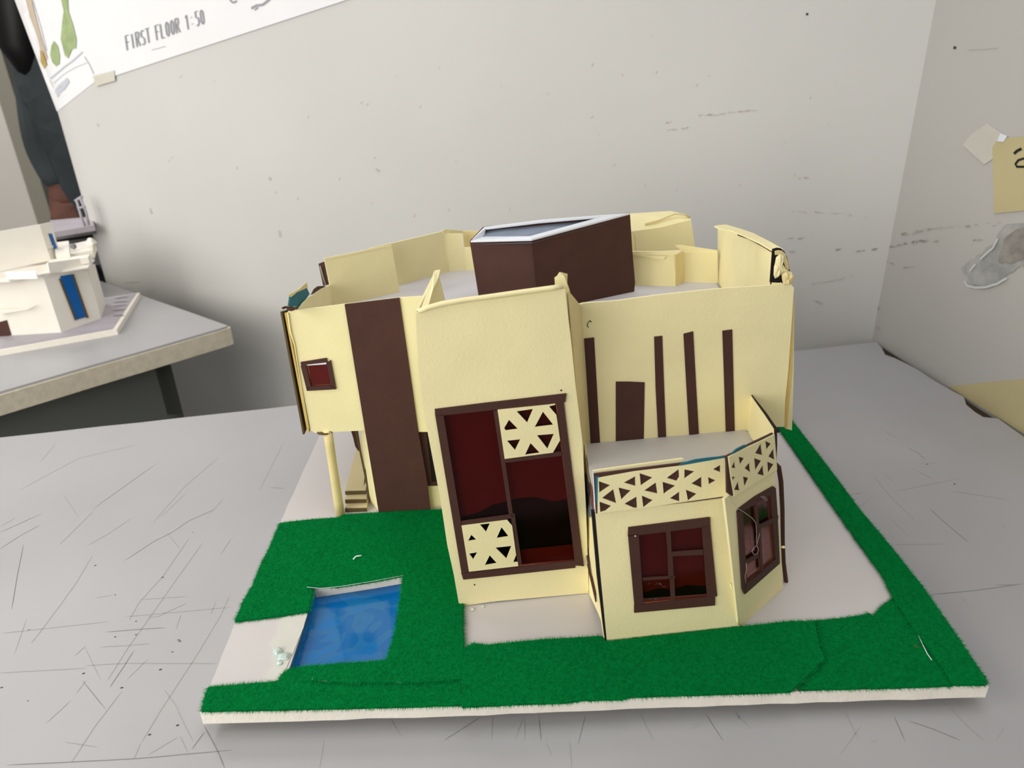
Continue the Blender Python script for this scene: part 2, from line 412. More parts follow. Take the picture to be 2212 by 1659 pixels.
# wrinkles of the film along the pool rim
wr_pts = [V((p.x, p.y, ZB-.0055)) for p in pool_top]
for i, (a, b) in enumerate(((8, 9), (9, 10), (7, 8), (3, 4), (4, 5), (5, 6))):
    P = [wr_pts[a].lerp(wr_pts[b], t/8)+(cw-wr_pts[a])*random.uniform(.01, .045)+V((0, 0, random.uniform(-.0004, .0006))) for t in range(9)]
    tube('film_wrinkle', P, .0005, POOL if i not in (3, 4) else CLEARF, pool, 5)
# blue film climbing the left side of the hole
lw_ = [pool_top[i] for i in (8, 9, 10, 0)]
ql = [p+V((.0006, 0, -.0003)) for p in lw_]; qb = [V((p.x+.0012, p.y, ZB-.0064)) for p in lw_]
obj('film_side', ql+qb, [(i, i+1, 5+i, 4+i) for i in range(3)], POOL, pool)
# felt pieces
def inside(p, poly):
    c = False; j = len(poly)-1
    for i in range(len(poly)):
        if (poly[i].y > p[1]) != (poly[j].y > p[1]) and p[0] < (poly[j].x-poly[i].x)*(p[1]-poly[i].y)/(poly[j].y-poly[i].y)+poly[i].x: c = not c
        j = i
    return c
def felt(px, lift, seed, dens=2.3e6, t=.0013):
    z = ZB+lift+t
    P = [at(x, y, z) for x, y in px]
    Pr = rough_edge(P, .00022, .0035, seed)
    o = obj('felt_lawn', *slab(Pr, t, n=(0, 0, 1)), GREEN, hm)
    rnd = random.Random(seed); xs = [p.x for p in P]; ys = [p.y for p in P]
    x0, x1, y0, y1 = min(xs), max(xs), min(ys), max(ys)
    VS = []; FS = []
    def blade(x, y, zz, lx, ly, h):
        a = rnd.uniform(0, 6.28); w = .00013
        k = len(VS); dx, dy = math.cos(a)*w, math.sin(a)*w
        VS.extend([(x-dx, y-dy, zz), (x+dx, y+dy, zz), (x+lx, y+ly, zz+h)]); FS.append((k, k+1, k+2))
    for _ in range(int((x1-x0)*(y1-y0)*dens)):
        x = rnd.uniform(x0, x1); y = rnd.uniform(y0, y1)
        if inside((x, y), P): blade(x, y, z-.0001, rnd.gauss(0, .0005), rnd.gauss(0, .0005), rnd.uniform(.0003, .0010))
    k = len(P); ar = sum(P[i].x*P[(i+1) % k].y-P[(i+1) % k].x*P[i].y for i in range(k))
    for i in range(k):
        a = P[i]; b = P[(i+1) % k]; d = b-a; L_ = d.length
        if L_ < 1e-6: continue
        nrm = V((d.y, -d.x, 0))/L_*(1 if ar > 0 else -1)
        for _ in range(int(L_*22000)):
            p = a+d*rnd.random(); q = .0002+.0030*rnd.random()**2.2
            blade(p.x, p.y, z-rnd.uniform(.0001, .0010), nrm.x*q+rnd.gauss(0, .0003), nrm.y*q+rnd.gauss(0, .0003), rnd.uniform(-.0003, .0004))
    f = obj('felt_fibres', VS, FS, GREENF, o); f['kind'] = 'stuff'
    return o
felt([(604, 1130), (660, 1123), (729, 1118), (717, 1152), (692, 1215), (663, 1267), (676, 1273), (666, 1320), (590, 1331), (508, 1341), (525, 1299), (547, 1262), (563, 1221), (582, 1183)], 0, 11)
felt([(436, 1535), (440, 1510), (450, 1484), (520, 1478), (601, 1472), (607, 1459), (623, 1445), (670, 1438), (760, 1432), (1000, 1420), (997, 1522), (776, 1528), (600, 1532)], 0, 12)
felt([(729, 1118), (745, 1111), (817, 1107), (930, 1101), (985, 1099), (999, 1180), (999, 1300), (999, 1317), (1001, 1393), (997, 1466), (920, 1472), (836, 1472), (760, 1473), (713, 1470), (675, 1466), (688, 1450), (701, 1437), (770, 1433), (836, 1426), (855, 1362), (864, 1300), (871, 1243), (808, 1255), (729, 1267), (663, 1266), (692, 1215), (717, 1152)], .0012, 13)
felt([(998, 1403), (1022, 1389), (1050, 1393), (1163, 1382), (1297, 1374), (1310, 1386), (1423, 1373), (1597, 1354), (1615, 1352), (1708, 1342), (1760, 1341), (1771, 1398), (1781, 1424), (1745, 1458), (1708, 1493), (1630, 1496), (1560, 1498), (1400, 1503), (1365, 1504), (1340, 1510), (1264, 1511), (1220, 1517), (1120, 1520), (998, 1526)], .0013, 14)
felt([(1760, 1341), (1830, 1334), (1881, 1325), (1884, 1335), (1910, 1305), (1933, 1292), (1986, 1373), (2054, 1462), (2058, 1480), (1900, 1485), (1725, 1489), (1755, 1458), (1785, 1426), (1772, 1398)], 0, 15)
felt([(2132, 1470), (2058, 1360), (1990, 1263), (1919, 1174), (1855, 1098), (1796, 1018), (1716, 915), (1690, 880), (1650, 880), (1687, 930), (1737, 1001), (1796, 1086), (1855, 1170), (1910, 1246), (1931, 1292), (1982, 1368), (2030, 1432), (2060, 1478), (2128, 1478)], .0010, 16)
# exposed felt backing at the lifted seam, white crumbs on the felt
tube('felt_backing', [at(x, y, ZB+.0018) for x, y in ((674, 1467), (700, 1471), (760, 1472), (870, 1474))], .00018, RIM, hm, 5)
tube('felt_backing', [at(x, y, ZB+.0024) for x, y in ((663, 1268), (690, 1271), (735, 1267), (808, 1255), (872, 1243))], .00016, RIM, hm, 5)
tube('felt_backing', [at(x, y, ZB+.0018) for x, y in ((1984, 1373), (1995, 1396), (2003, 1412), (2013, 1426))], .00025, RIM, hm, 5)
tube('paper_crumb', [at(x, y, ZB+.0038) for x, y in ((763, 1208), (769, 1202), (775, 1201), (781, 1200))], .0005, RIM, hm, 5)
tube('paper_crumb', [at(x, y, ZB+.0038) for x, y in ((1974, 1392), (1980, 1398), (1986, 1395))], .0003, OLIVE, hm, 5)
# glue puddle beside the pool
gp = zm(400, 1080, 3.19, [(650, 815), (760, 785), (845, 770), (815, 880), (780, 960), (740, 1060), (700, 1150), (650, 1240), (600, 1252), (548, 1222), (570, 1170), (605, 1130), (590, 1090), (612, 1040), (580, 985), (610, 950), (640, 900)])
g1 = obj('glue_puddle', *slab(rough_edge([at(x, y, ZB+.0004) for x, y in gp], .0004, .004, 3), .0004, n=(0, 0, 1)), PUD, hm)
blob('glue_bubble', at(600, 1407, ZB+.0008), .0022, PUDB, g1, (1.2, 1.2, .8), 3)
blob('glue_bubble', at(612, 1418, ZB+.0006), .0026, PUDB, g1, (1.6, 1.3, .4), 4)
blob('glue_bubble', at(604, 1433, ZB+.0006), .0014, PUDB, g1, (1.3, 1.1, .5), 5)
for i, (x, y, r) in enumerate(((1021, 1316, .0014), (1044, 1310, .0009), (1068, 1298, .0008))):
    blob('glue_drop', at(x, y, ZB+.0003), r, GLUE, hm, (1, 1, .5), 8+i)

# --- planes of the house (upright, through lines on the board)
L0, L1 = at(820, 1108, ZB), at(928, 1103, ZB)                  # left front
T0, T1 = at(1000, 1310, ZB), at(1272, 1282, ZB)                # tower front
B0, B1, B2 = at(1310, 1389, ZB), at(1596, 1358, ZB), at(1692, 1271, ZB)   # bay
lf = lambda x, y: on(x, y, L0, L1)
tf = lambda x, y: on(x, y, T0, T1)
bf = lambda x, y: on(x, y, B0, B1)
br = lambda x, y: on(x, y, B1, B2)
Z1 = bf(1565, 1078).z                                          # terrace level
R0, R1 = at(1275, 959, Z1), at(1610, 930, Z1)
rw = lambda x, y: on(x, y, R0, R1)
Z2 = ZB+.130                                                   # roof level
ZUF = lf(787, 930).z                                           # underside of the upper floor

# --- left front wall
lw = card('front_wall', [lf(*p) for p in ((622, 672), (700, 663), (745, 657), (864, 643), (930, 639), (960, 780), (960, 933), (905, 933), (787, 930), (680, 935), (671, 929), (649, 820), (635, 738))], TH, CREAM, hm)
pier = card('brown_pier', [lf(*p) for p in ((745, 657), (863, 643), (884, 790), (904, 933), (924, 1045), (930, 1101), (819, 1108), (790, 935), (768, 800))], TH*1.2, BROWN, hm, lift=TH*.8)
# small window left
def wz(o, s): return lambda pts: zm(o[0], o[1], s, pts)
z4 = wz((580, 740), 4.148)
win = card('window', [lf(*p) for p in z4([(340, 190), (525, 175), (568, 378), (378, 390)])], .0004, REDF, hm, lift=.0004, label='small dark red window on the left front wall')
card('window_backing', [lf(*p) for p in z4([(360, 205), (520, 195), (560, 370), (385, 378)])], .0003, REDB, win, lift=.0002)
for q in ([(290, 172), (522, 135), (530, 175), (300, 213)], [(522, 178), (560, 155), (608, 412), (562, 385)], [(292, 205), (340, 205), (384, 392), (347, 427)], [(347, 392), (566, 378), (608, 412), (347, 427)]):
    card('frame_strip', [lf(*p) for p in z4(q)], .0014, BROWN, win, lift=.0012)
card('frame_strip', [lf(*p) for p in z4([(345, 192), (522, 172), (522, 186), (360, 197)])], .0006, RIM, win, lift=.0016, label='white strip imitating a glint along the top of the pane')  # glint painted as a white strip
# left side wall: brown and yellow layers bent outwards at the front edge
s0 = lf(620, 676); s1 = lf(662, 936)
bkd = V((-.004, .155, 0))
dz_ = V((0, 0, -.040))
card('side_wall', [lf(612, 672)+V((-.0006, -.001, 0)), lf(660, 937)+V((-.0006, -.001, 0)), s1+bkd, s0+bkd+dz_], .0012, OLIVE, hm, n=(1, 0, 0))
card('side_wall', [lf(617, 676)+V((.0003, 0, 0)), lf(667, 935)+V((.0003, 0, 0)), s1+bkd+V((.002, 0, 0)), s0+bkd+dz_+V((.002, 0, 0))], .0012, ORNG, hm, n=(1, 0, 0))
# bent end of the front wall layer at its left edge
tube('edge_roll', [lf(x, y)+V((0, -.0006, 0)) for x, y in ((622, 675), (628, 715), (637, 745), (644, 790), (652, 840), (668, 925))], [.0006, .0007, .0005, .0004, .0004, .0003], CREAM, hm, 6)
blob('torn_card', lf(627, 668)+V((0, .001, 0)), .0017, BROWN, hm, (1.4, 1, 1), 21)
# upper floor slab underside of the cantilever, roof slab
a = lf(673, 934); b = lf(960, 930)
fl = [XY(a+V((.001, .0016, 0))), XY(b+V((0, .0016, 0))), (b.x, .32), (a.x-.003, .32)]
prism('floor_slab', fl, ZUF+.0005, ZUF+.0045, FOAM, hm)
# column and its glued cap
c0 = at(735, 1111, ZB); c1 = V((lf(708, 940).x, c0.y+.0005, ZUF+.0005))
tube('column', [c0.lerp(c1, i/6) for i in range(7)], [.0035, .0034, .0033, .0032, .0032, .0033, .0034], CREAMD, hm, 20)
obj('column_cap', *slab([c1+V((math.cos(t)*.0055-.002, math.sin(t)*.004, 0)) for t in [i*math.pi/8 for i in range(16)]], .0012, n=(0, 0, 1)), OLIVE, hm)
# ground floor wall left of the pier
G0 = at(819, 1106, ZB)+V((0, .0016, 0)); G1 = at(801, 1087, ZB)
gdir = (G1-G0); gdir.z = 0; gdir.normalize()
Gb = G0+gdir*.0135
gl = lambda x, y: on(x, y, G0, G1)
gw = card('ground_wall', [G0, G1, Gb, V((Gb.x, Gb.y, ZUF)), V((G0.x, G0.y, ZUF))], TH, CREAM, hm)
h = G0+gdir*.016
# brown edge and window trim on that wall's far end
gEnd = G0+gdir*.0125
gx = lambda x, y: on(x, y, Gb, Gb+V((.1, 0, 0)))
card('frame_strip', [gx(*p)+V((0, .0004, 0)) for p in ((757, 928), (772, 928), (780, 978), (773, 974), (767, 965), (763, 948))], .001, BROWN, gw)
card('edge_strip', [gx(*p)+V((0, .0002, 0)) for p in ((766, 928), (770, 928), (803, 1088), (799, 1086))], .001, OLIVE, gw)
# steps and ramp behind the column
st = at(745, 1106, ZB); se = at(800, 1098, ZB)
STEPC = mat('step_card', (208, 194, 152), .8, .2, 700, .1, 40)
ys = [at(770, yy, z_) for yy, z_ in ((1102, ZB), (1093, ZB+.004), (1081, ZB+.0075), (1070, ZB+.011))]
xl, xr = st.x+.0005, G1.x-.001
steps = []
for i in range(3):
    y0 = st.y+.0005+i*.0062; z0 = ZB+.0036*i; z1 = z0+.0036
    prism('step', [(xl-.0007*i, y0), (xr-.001*i, y0-.0006), (xr-.002-.001*i, y0+.03), (xl-.0007*i, y0+.03)], z0, z1, STEPC, hm)
    box('step_riser', (xl-.0007*i, y0-.0010, z0), (xr-.001*i, y0-.0004, z1-.0005), OLIVE, hm)  # olive colour put in for the shadow on the risers
card('ramp', [V((xl-.002, st.y+.0185, ZB+.0108)), V((xr-.0045, st.y+.018, ZB+.0108)), V((xr-.009, st.y+.080, ZB+.0245)), V((xr-.015, st.y+.080, ZB+.0245))], .001, STEPC, hm)
# recessed ground wall between pier and tower, with a dark window
off = V((0, .004, 0))
gr = lambda x, y: on(x, y, L0+off, L1+off)
gr_w = card('ground_wall', [gr(*p) for p in ((880, 925), (975, 925), (1010, 1100), (905, 1104))], TH, CREAM, hm)
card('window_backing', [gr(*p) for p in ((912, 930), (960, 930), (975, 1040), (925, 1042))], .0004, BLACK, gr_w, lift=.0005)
card('frame_strip', [gr(*p) for p in ((905, 928), (921, 928), (934, 1045), (918, 1045))], .0008, BROWN, gr_w, lift=.001)
card('frame_strip', [gr(*p) for p in ((918, 1041), (990, 1033), (992, 1046), (924, 1048))], .0008, BROWN, gr_w, lift=.0012)

# --- tower
tl_ = [(898, 677), (901, 740), (904, 801), (914, 880), (926, 946), (951, 1076), (966, 1177), (980, 1240), (991, 1303), (1000, 1310), (1021, 1306), (1068, 1299), (1272, 1281), (1266, 1100), (1258, 953), (1243, 830), (1232, 720), (1220, 626), (1120, 639), (1025, 651), (952, 662), (920, 670)]
z7 = wz((920, 830), 3.2525)
op = [tf(*p) for p in z7([(118, 212), (912, 128), (1048, 1240), (298, 1305)])]
tw = card('tower_wall', [tf(*p) for p in tl_], TH, CREAM, hm, holes=[op])
tube('edge_roll', [tf(x, y)+V((0, -.0002, 0)) for x, y in ((903, 672), (925, 664), (955, 656), (1000, 648), (1039, 643), (1130, 630), (1190, 622), (1217, 618))], [.0012, .0014, .0015, .0014, .0014, .0014, .0014, .0013], CREAM, hm, 8)
card('edge_strip', [tf(*p) for p in ((901, 672), (925, 660), (925, 664), (904, 676))], .001, BLACK, hm, lift=.0002)
# tower window
tz = lambda q: [tf(*p) for p in z7(q)]
twin = card('window', tz([(110, 204), (918, 122), (1055, 1245), (292, 1312)]), .0003, REDF, hm, lift=.0001, label='tall dark red window on the tower with two cut-out screens')
inn = V((0, .0035, 0))
card('window_backing', [p+inn for p in tz([(100, 190), (925, 110), (1010, 830), (900, 845), (760, 815), (640, 825), (560, 850), (470, 870), (380, 920), (240, 960)])], .0005, REDB, twin, label='dark red card behind the upper panes, lower edge cut to imitate a dark reflection')  # black left showing below stands in for a reflection in the pane
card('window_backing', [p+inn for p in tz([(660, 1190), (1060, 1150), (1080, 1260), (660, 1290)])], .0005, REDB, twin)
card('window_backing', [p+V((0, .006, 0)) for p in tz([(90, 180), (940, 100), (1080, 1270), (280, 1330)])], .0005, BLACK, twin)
for q in ([(62, 172), (400, 130), (985, 62), (978, 120), (65, 220)], [(65, 215), (122, 207), (302, 1308), (250, 1322)], [(915, 126), (966, 118), (1108, 1272), (1048, 1266)], [(248, 1322), (1050, 1235), (1048, 1283), (262, 1366)]):
    card('frame_strip', tz(q), .001, BROWN, twin, lift=.001)
for q in ([(473, 182), (502, 178), (610, 905), (582, 912)], [(592, 905), (622, 905), (674, 1264), (645, 1268)], [(552, 518), (948, 468), (950, 498), (560, 547)], [(245, 958), (612, 908), (614, 935), (250, 986)]):
    card('glazing_bar', tz(q), .0009, BROWN, twin, lift=.0008)
card('cutout_screen', tz([(502, 172), (850, 137), (906, 130), (905, 137), (862, 147), (914, 208), (940, 385), (890, 472), (552, 516)]), .0006, CREAM, twin, lift=.0014, label='cream screen with triangular holes, upper right',
     holes=[tz(h_) for h_ in ([(635, 182), (752, 165), (710, 262)], [(548, 300), (582, 242), (645, 306), (560, 317)], [(762, 293), (820, 185), (893, 278)], [(568, 388), (663, 378), (625, 455)], [(778, 350), (898, 340), (852, 445)], [(694, 488), (733, 405), (798, 474)])])
card('cutout_screen', tz([(250, 986), (570, 945), (604, 985), (632, 1190), (612, 1240), (645, 1240), (646, 1268), (302, 1307)]), .0006, CREAM, twin, lift=.0014, label='cream screen with small triangular holes, lower left',
     holes=[tz(h_) for h_ in ([(378, 976), (450, 967), (422, 1028)], [(295, 1092), (318, 1048), (355, 1083)], [(495, 1072), (530, 995), (580, 1060)], [(303, 1180), (362, 1170), (332, 1220)], [(487, 1138), (600, 1126), (565, 1215)], [(412, 1262), (447, 1192), (498, 1248)])])
for h_ in ([(555, 900), (575, 893), (570, 905)],):
    pass
# pin holes
for x, y in ((1212, 843), (1025, 1263)):
    blob('pin_hole', tf(x, y)+V((0, -.0001, 0)), .0005, BLACK, tw, (1, .4, 1), 2)
# tower right side, layered
ta = tf(1221, 627); tb_ = tf(1272, 1282)
ra = rw(1243, 657); rb = V((R0.x+.001, R0.y, ZB))
card('tower_side_wall', [ta, tb_, rb, ra], TH, CREAM, hm)
off2 = V((.0022, .004, 0))
card('tower_side_wall', [ta+off2+V((0, 0, -.002)), tb_+off2, rb+V((.003, 0, 0)), ra+V((.003, 0, -.001))], .0008, CREAMD, hm)
# torn card scraps at the tower's top right
ap = ta+V((0, .006, 0))
sc = lambda x, y: on(x, y, ta+V((0, .008, 0)), ta+V((.02, .008, 0)))
card('torn_card', [sc(*p) for p in ((1199, 622), (1198, 600), (1203, 597), (1209, 588), (1219, 596), (1230, 625), (1234, 645), (1222, 640))], .0006, CREAM, hm)
card('torn_card', [sc(*p)+V((0, .003, 0)) for p in ((1212, 592), (1227, 596), (1226, 625), (1222, 625))], .0005, CREAMD, hm)
card('torn_card', [sc(*p)+V((0, -.002, 0)) for p in ((1222, 626), (1232, 634), (1233, 640), (1226, 642))], .0006, CREAM, hm)
# tower left side with its torn triangular upstand
fa = tf(903, 670)
apx = at(946, 583, fa.z+.003)
card('tower_side_wall', [fa, apx, at(962, 650, ZB+.176), V((fa.x+.010, L0.y-.006, ZB)), tf(1000, 1310)], TH, CREAM, hm, n=(1, 0, 0))
card('edge_strip', [at(909, 667, fa.z), at(938, 585, fa.z+.003), at(951, 582, fa.z+.003), at(947, 600, fa.z+.002), at(935, 625, fa.z+.002), at(925, 660, fa.z)], .0008, CREAM, hm, n=(0, 0, 1))

# --- right upper wall on the terrace
rp = [(1242, 661), (1260, 655), (1330, 650), (1410, 639), (1529, 626), (1575, 622), (1628, 619), (1690, 615), (1708, 613), (1715, 622), (1709, 716), (1703, 800), (1696, 868), (1694, 922), (1673, 922), (1608, 930), (1390, 949), (1276, 960), (1262, 960), (1255, 830)]
rwall = card('terrace_wall', [rw(*p) for p in rp], TH, CREAM, hm)
for q, lb in (([(1261.5, 731), (1283, 728.6), (1296, 958.5), (1276, 959.5)], None), ([(1412.7, 727), (1430, 725), (1434, 835), (1438.5, 946), (1421.5, 948), (1416, 840)], None), ([(1476, 720.5), (1496.7, 715.4), (1503, 830), (1509, 936), (1488.6, 942), (1482, 830)], None), ([(1560, 714), (1581, 711.4), (1586.6, 932.4), (1567.6, 935)], None)):
    card('brown_strip', [rw(*p) for p in q], .0004, BROWN, rwall, lift=.0005)
card('door_panel', [rw(*p) for p in ((1330, 824), (1360, 824), (1392, 825.6), (1390, 951), (1330, 956.5))], .0004, BROWN, rwall, lift=.0005, label='short brown door strip')
ribbons('pen_mark', [([rw(x, y) for x, y in ((1276, 692), (1271, 695), (1268, 702), (1271, 708))], .0005), ([rw(x, y) for x, y in ((1273, 692), (1278, 696))], .0005)], OLIVE, rwall, newell([R0, R1, R1+V((0, 0, 1))])*(-1 if newell([R0, R1, R1+V((0, 0, 1))]).y > 0 else 1), lift=.0003)
# layered right end of that wall
for px, m_, dy, t_ in ((((1708, 616), (1716, 640), (1712, 800), (1703, 900), (1700, 930), (1694, 922), (1697, 868), (1708, 730)), ORNG, .0012, .0008), (((1714, 621), (1719, 660), (1718, 800), (1714, 934), (1703, 931), (1708, 850), (1713, 740)), CREAM, .0026, .0008), (((1716, 625), (1720, 660), (1719, 800), (1715, 936), (1708, 934), (1713, 740)), BLACK, .0036, .0008)):
    card('wall_layer', [rw(*p)+V((0, dy, 0)) for p in px], t_, m_, hm)

# --- right side parapet of the roof
S0 = rw(1708, 616); S1 = at(1551, 610, Z2)
S0 = V((S0.x-.002, S0.y+.002, Z2)); S1 = V((S1.x, S1.y, Z2))
sp = lambda x, y: on(x, y, S0, S1)
card('side_parapet', [S0, S1, sp(1550, 492), sp(1580, 497), sp(1608, 508), sp(1640, 524), sp(1672, 545), V((S0.x, S0.y+.012, sp(1672, 545).z))], TH, CREAM, hm)
zt_ = sp(1672, 545).z
tpx = ((1543, 488), (1551, 486), (1569, 485), (1600, 494), (1628, 503.6), (1662, 521), (1692, 538), (1674, 544), (1640, 524), (1608, 509), (1580, 498), (1554, 493))
card('edge_strip', [sp(x, y) + V((0, 0, 0)) if False else at(x, y, zt_+.0008+(.004*(1672-x)/130 if x < 1672 else 0)) for x, y in tpx], .0008, CREAM, hm, n=(0, 0, 1))
tube('edge_line', [sp(x, y)+V((-.0006, 0, 0)) for x, y in ((1596, 507), (1620, 515), (1650, 531), (1673, 545), (1671, 580), (1668, 616))], .0006, BLACK, hm, 5)
# outer side wall below
card('side_wall', [V((S0.x+.004, S0.y, ZB+.095)), V((S1.x+.003, S1.y, ZB+.095)), V((S1.x+.003, S1.y, Z2+.01)), V((S0.x+.004, S0.y, Z2+.03))], .0015, CREAM, hm, n=(1, 0, 0))
# crumpled paper stuffed in the corner
cz = wz((1640, 500), 10.37)
cr = lambda pts, dy: [rw(*p)+V((0, dy, 0)) for p in cz(pts)]
card('corner_card', cr([(350, 440), (450, 410), (540, 420), (620, 490), (680, 620), (740, 900), (760, 1150), (560, 1200), (290, 1190), (320, 800)], .004), .0006, BLACK, hm)
card('corner_card', cr([(395, 475), (480, 455), (560, 470), (630, 540), (680, 700), (720, 890), (650, 900), (590, 700), (560, 560), (400, 560)], .003), .0006, CREAMD, hm)
def crumple(pts, c, dy, bulge, m_):
    P = cr(pts, dy); cc = cr([c], dy)[0]+V((0, -bulge, 0)); vs = []; fs = []; k = len(P); R_ = 4
    for r in range(R_):
        f_ = r/R_
        for i, p in enumerate(P):
            q = p.lerp(cc, f_); q = q+V((0, -bulge*math.sin(f_*math.pi)*(.8+.6*math.sin(i*2.3)), .0005*math.sin(i*1.7+r)))
            vs.append(q)
    vs.append(cc)
    for r in range(R_-1):
        for i in range(k): fs.append((r*k+i, r*k+(i+1) % k, (r+1)*k+(i+1) % k, (r+1)*k+i))
    for i in range(k): fs.append(((R_-1)*k+i, (R_-1)*k+(i+1) % k, len(vs)-1))
    return obj('crumpled_paper', vs, fs, m_, hm)
crumple([(390, 590), (480, 530), (560, 540), (560, 650), (545, 760), (620, 880), (700, 890), (620, 940), (500, 990), (430, 1045), (370, 1050), (335, 980), (340, 830), (370, 700)], (460, 800), .001, .0010, CREAM)
crumple([(500, 970), (600, 910), (720, 900), (775, 980), (790, 1050), (760, 1140), (650, 1190), (550, 1200), (515, 1110)], (640, 1060), 0, .0010, CREAMD)
card('torn_card', cr([(180, 1240), (300, 1195), (430, 1185), (500, 1150), (560, 1190), (560, 1260), (300, 1275)], .0005), .0006, CREAM, hm)

# --- terrace and bay
tfz = Z1+.0006
Bt0, Bt1, Bt2 = V((B0.x, B0.y, 0)), V((B1.x, B1.y, 0)), V((B2.x, B2.y, 0))
terr = [XY(bf(1287, 1108)+V((.001, .001, 0))), XY(bf(1563, 1078)+V((0, .001, 0))), XY(br(1672, 1015)+V((-.001, 0, 0))), XY(rw(1675, 922)), XY(rw(1262, 960))]
prism('terrace_floor', terr, Z1-.003, tfz, TERR, hm)
z8 = wz((1230, 900), 3.3176)
bz = lambda q: [bf(*p) for p in z8(q)]
bwall = card('bay_wall', bz([(185, 690), (600, 642), (1110, 590), (1160, 1050), (1215, 1520), (900, 1553), (600, 1585), (270, 1620), (225, 1150)]), TH, CREAM, hm, holes=[bz([(470, 832), (960, 778), (995, 1290), (510, 1335)])])
bwin = card('window', bz([(466, 828), (966, 774), (1000, 1294), (506, 1340)]), .0003, REDF, hm, lift=.0001, label='large dark red window on the front of the bay')
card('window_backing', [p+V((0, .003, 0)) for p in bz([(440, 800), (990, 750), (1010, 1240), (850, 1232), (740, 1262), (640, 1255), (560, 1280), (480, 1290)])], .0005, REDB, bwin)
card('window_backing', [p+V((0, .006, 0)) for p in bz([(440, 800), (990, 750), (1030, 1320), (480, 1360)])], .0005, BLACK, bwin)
for q in ([(418, 842), (492, 832), (528, 1332), (464, 1350)], [(420, 790), (1003, 717), (1006, 778), (417, 852)], [(945, 778), (1005, 772), (1055, 1280), (985, 1288)], [(462, 1345), (1040, 1280), (1040, 1345), (462, 1398)]):
    card('frame_strip', bz(q), .001, BROWN, bwin, lift=.001)
for q in ([(690, 818), (722, 816), (730, 958), (702, 962)], [(702, 960), (735, 960), (745, 1140), (708, 1145)], [(730, 965), (955, 948), (957, 985), (735, 995)], [(522, 1150), (755, 1136), (755, 1155), (525, 1168)], [(718, 1150), (748, 1150), (757, 1312), (725, 1316)]):
    card('glazing_bar', bz(q), .0009, BROWN, bwin, lift=.0007)
for x, y, r in ((635, 1198, .0010), (675, 1215, .0007), (575, 1195, .0005), (600, 1308, .0013)):
    blob('glue_drop', bz([(x, y)])[0]+V((0, -.0004, 0)), r, CLEARF, bwin, (1.6, .4, .8), int(x))
blob('glue_drop', bz([(470, 846)])[0]+V((0, -.0012, 0)), .0005, RIM, bwin, (1, .6, .6), 4)
# right facet
rz_ = lambda q: [br(*p) for p in z8(q)]
z6 = wz((1560, 1040), 6.381)
rq = lambda q: [br(*p) for p in z6(q)]
bwr = card('bay_wall', rz_([(1112, 590), (1145, 562), (1470, 380), (1500, 700), (1532, 1230), (1215, 1520), (1165, 1050)]), TH, CREAM, hm, holes=[rq([(235, 400), (670, 150), (735, 1090), (300, 1430)])])
rwin = card('window', rq([(228, 395), (678, 140), (742, 1098), (296, 1440)]), .0003, REDF, hm, lift=-.0003, label='dark red window with a glue thread on the angled side of the bay')
nB = newell(rq([(0, 0), (700, 0), (700, 1000)])); nB = -nB if nB.dot(CAM-B1) < 0 else nB
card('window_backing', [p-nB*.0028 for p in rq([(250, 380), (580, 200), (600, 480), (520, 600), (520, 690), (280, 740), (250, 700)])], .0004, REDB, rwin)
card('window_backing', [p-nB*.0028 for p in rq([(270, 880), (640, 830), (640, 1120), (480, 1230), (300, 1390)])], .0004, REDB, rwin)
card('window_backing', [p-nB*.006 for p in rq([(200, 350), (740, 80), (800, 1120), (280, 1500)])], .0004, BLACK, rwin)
for q in ([(193, 402), (262, 385), (322, 1390), (292, 1542), (262, 1475)], [(205, 378), (440, 203), (690, 62), (720, 85), (655, 182), (262, 398)], [(652, 185), (718, 85), (745, 460), (776, 1120), (718, 1062)], [(290, 1420), (500, 1260), (722, 1060), (776, 1120), (540, 1330), (295, 1545)]):
    card('frame_strip', rq(q), .001, BROWN, rwin, lift=.001)
for q in ([(425, 335), (455, 310), (488, 625), (458, 645)], [(470, 640), (505, 625), (540, 1195), (510, 1225)], [(485, 595), (750, 458), (745, 515), (490, 642)], [(300, 1085), (480, 975), (480, 1035), (310, 1135)]):
    card('glazing_bar', rq(q), .0008, BROWN, rwin, lift=.0012)
tube('glue_thread', [p+nB*.0016 for p in rq([(30, 200), (90, 260), (170, 350), (280, 415), (380, 490), (430, 560), (440, 680), (435, 800), (445, 860), (400, 900), (375, 950), (410, 995), (455, 970), (465, 910), (440, 865), (480, 700)])], .00013, THREAD, rwin, 5)
tube('glue_thread', [p+nB*.0014 for p in rq([(500, 190), (560, 235), (590, 255), (580, 220), (530, 185)])], .00011, THREAD, rwin, 5)
tube('glue_thread', [p+nB*.0014 for p in rq([(300, 1110), (305, 1200), (285, 1290), (295, 1380)])], .00013, THREAD, rwin, 5)
blob('glue_drop', rq([(540, 995)])[0]+nB*.0006, .0010, CLEARF, rwin, (1.5, .6, .7), 3)
blob('glue_drop', rq([(330, 930)])[0]+nB*.0002, .0009, CLEARF, rwin, (1.2, .6, .8), 5)
# fold between the facets and a loose sliver
tube('edge_roll', [bf(x, y)+V((0, -.0004, 0)) for x, y in z8([(1112, 592), (1125, 680), (1150, 850), (1165, 1050), (1185, 1200), (1195, 1330), (1213, 1512)])], .0006, CREAM, hm, 6)
tube('torn_card', [bf(x, y)+V((0, -.001, 0)) for x, y in z8([(1152, 1190), (1162, 1230), (1185, 1290), (1200, 1380)])], .0005, CREAM, hm, 5)
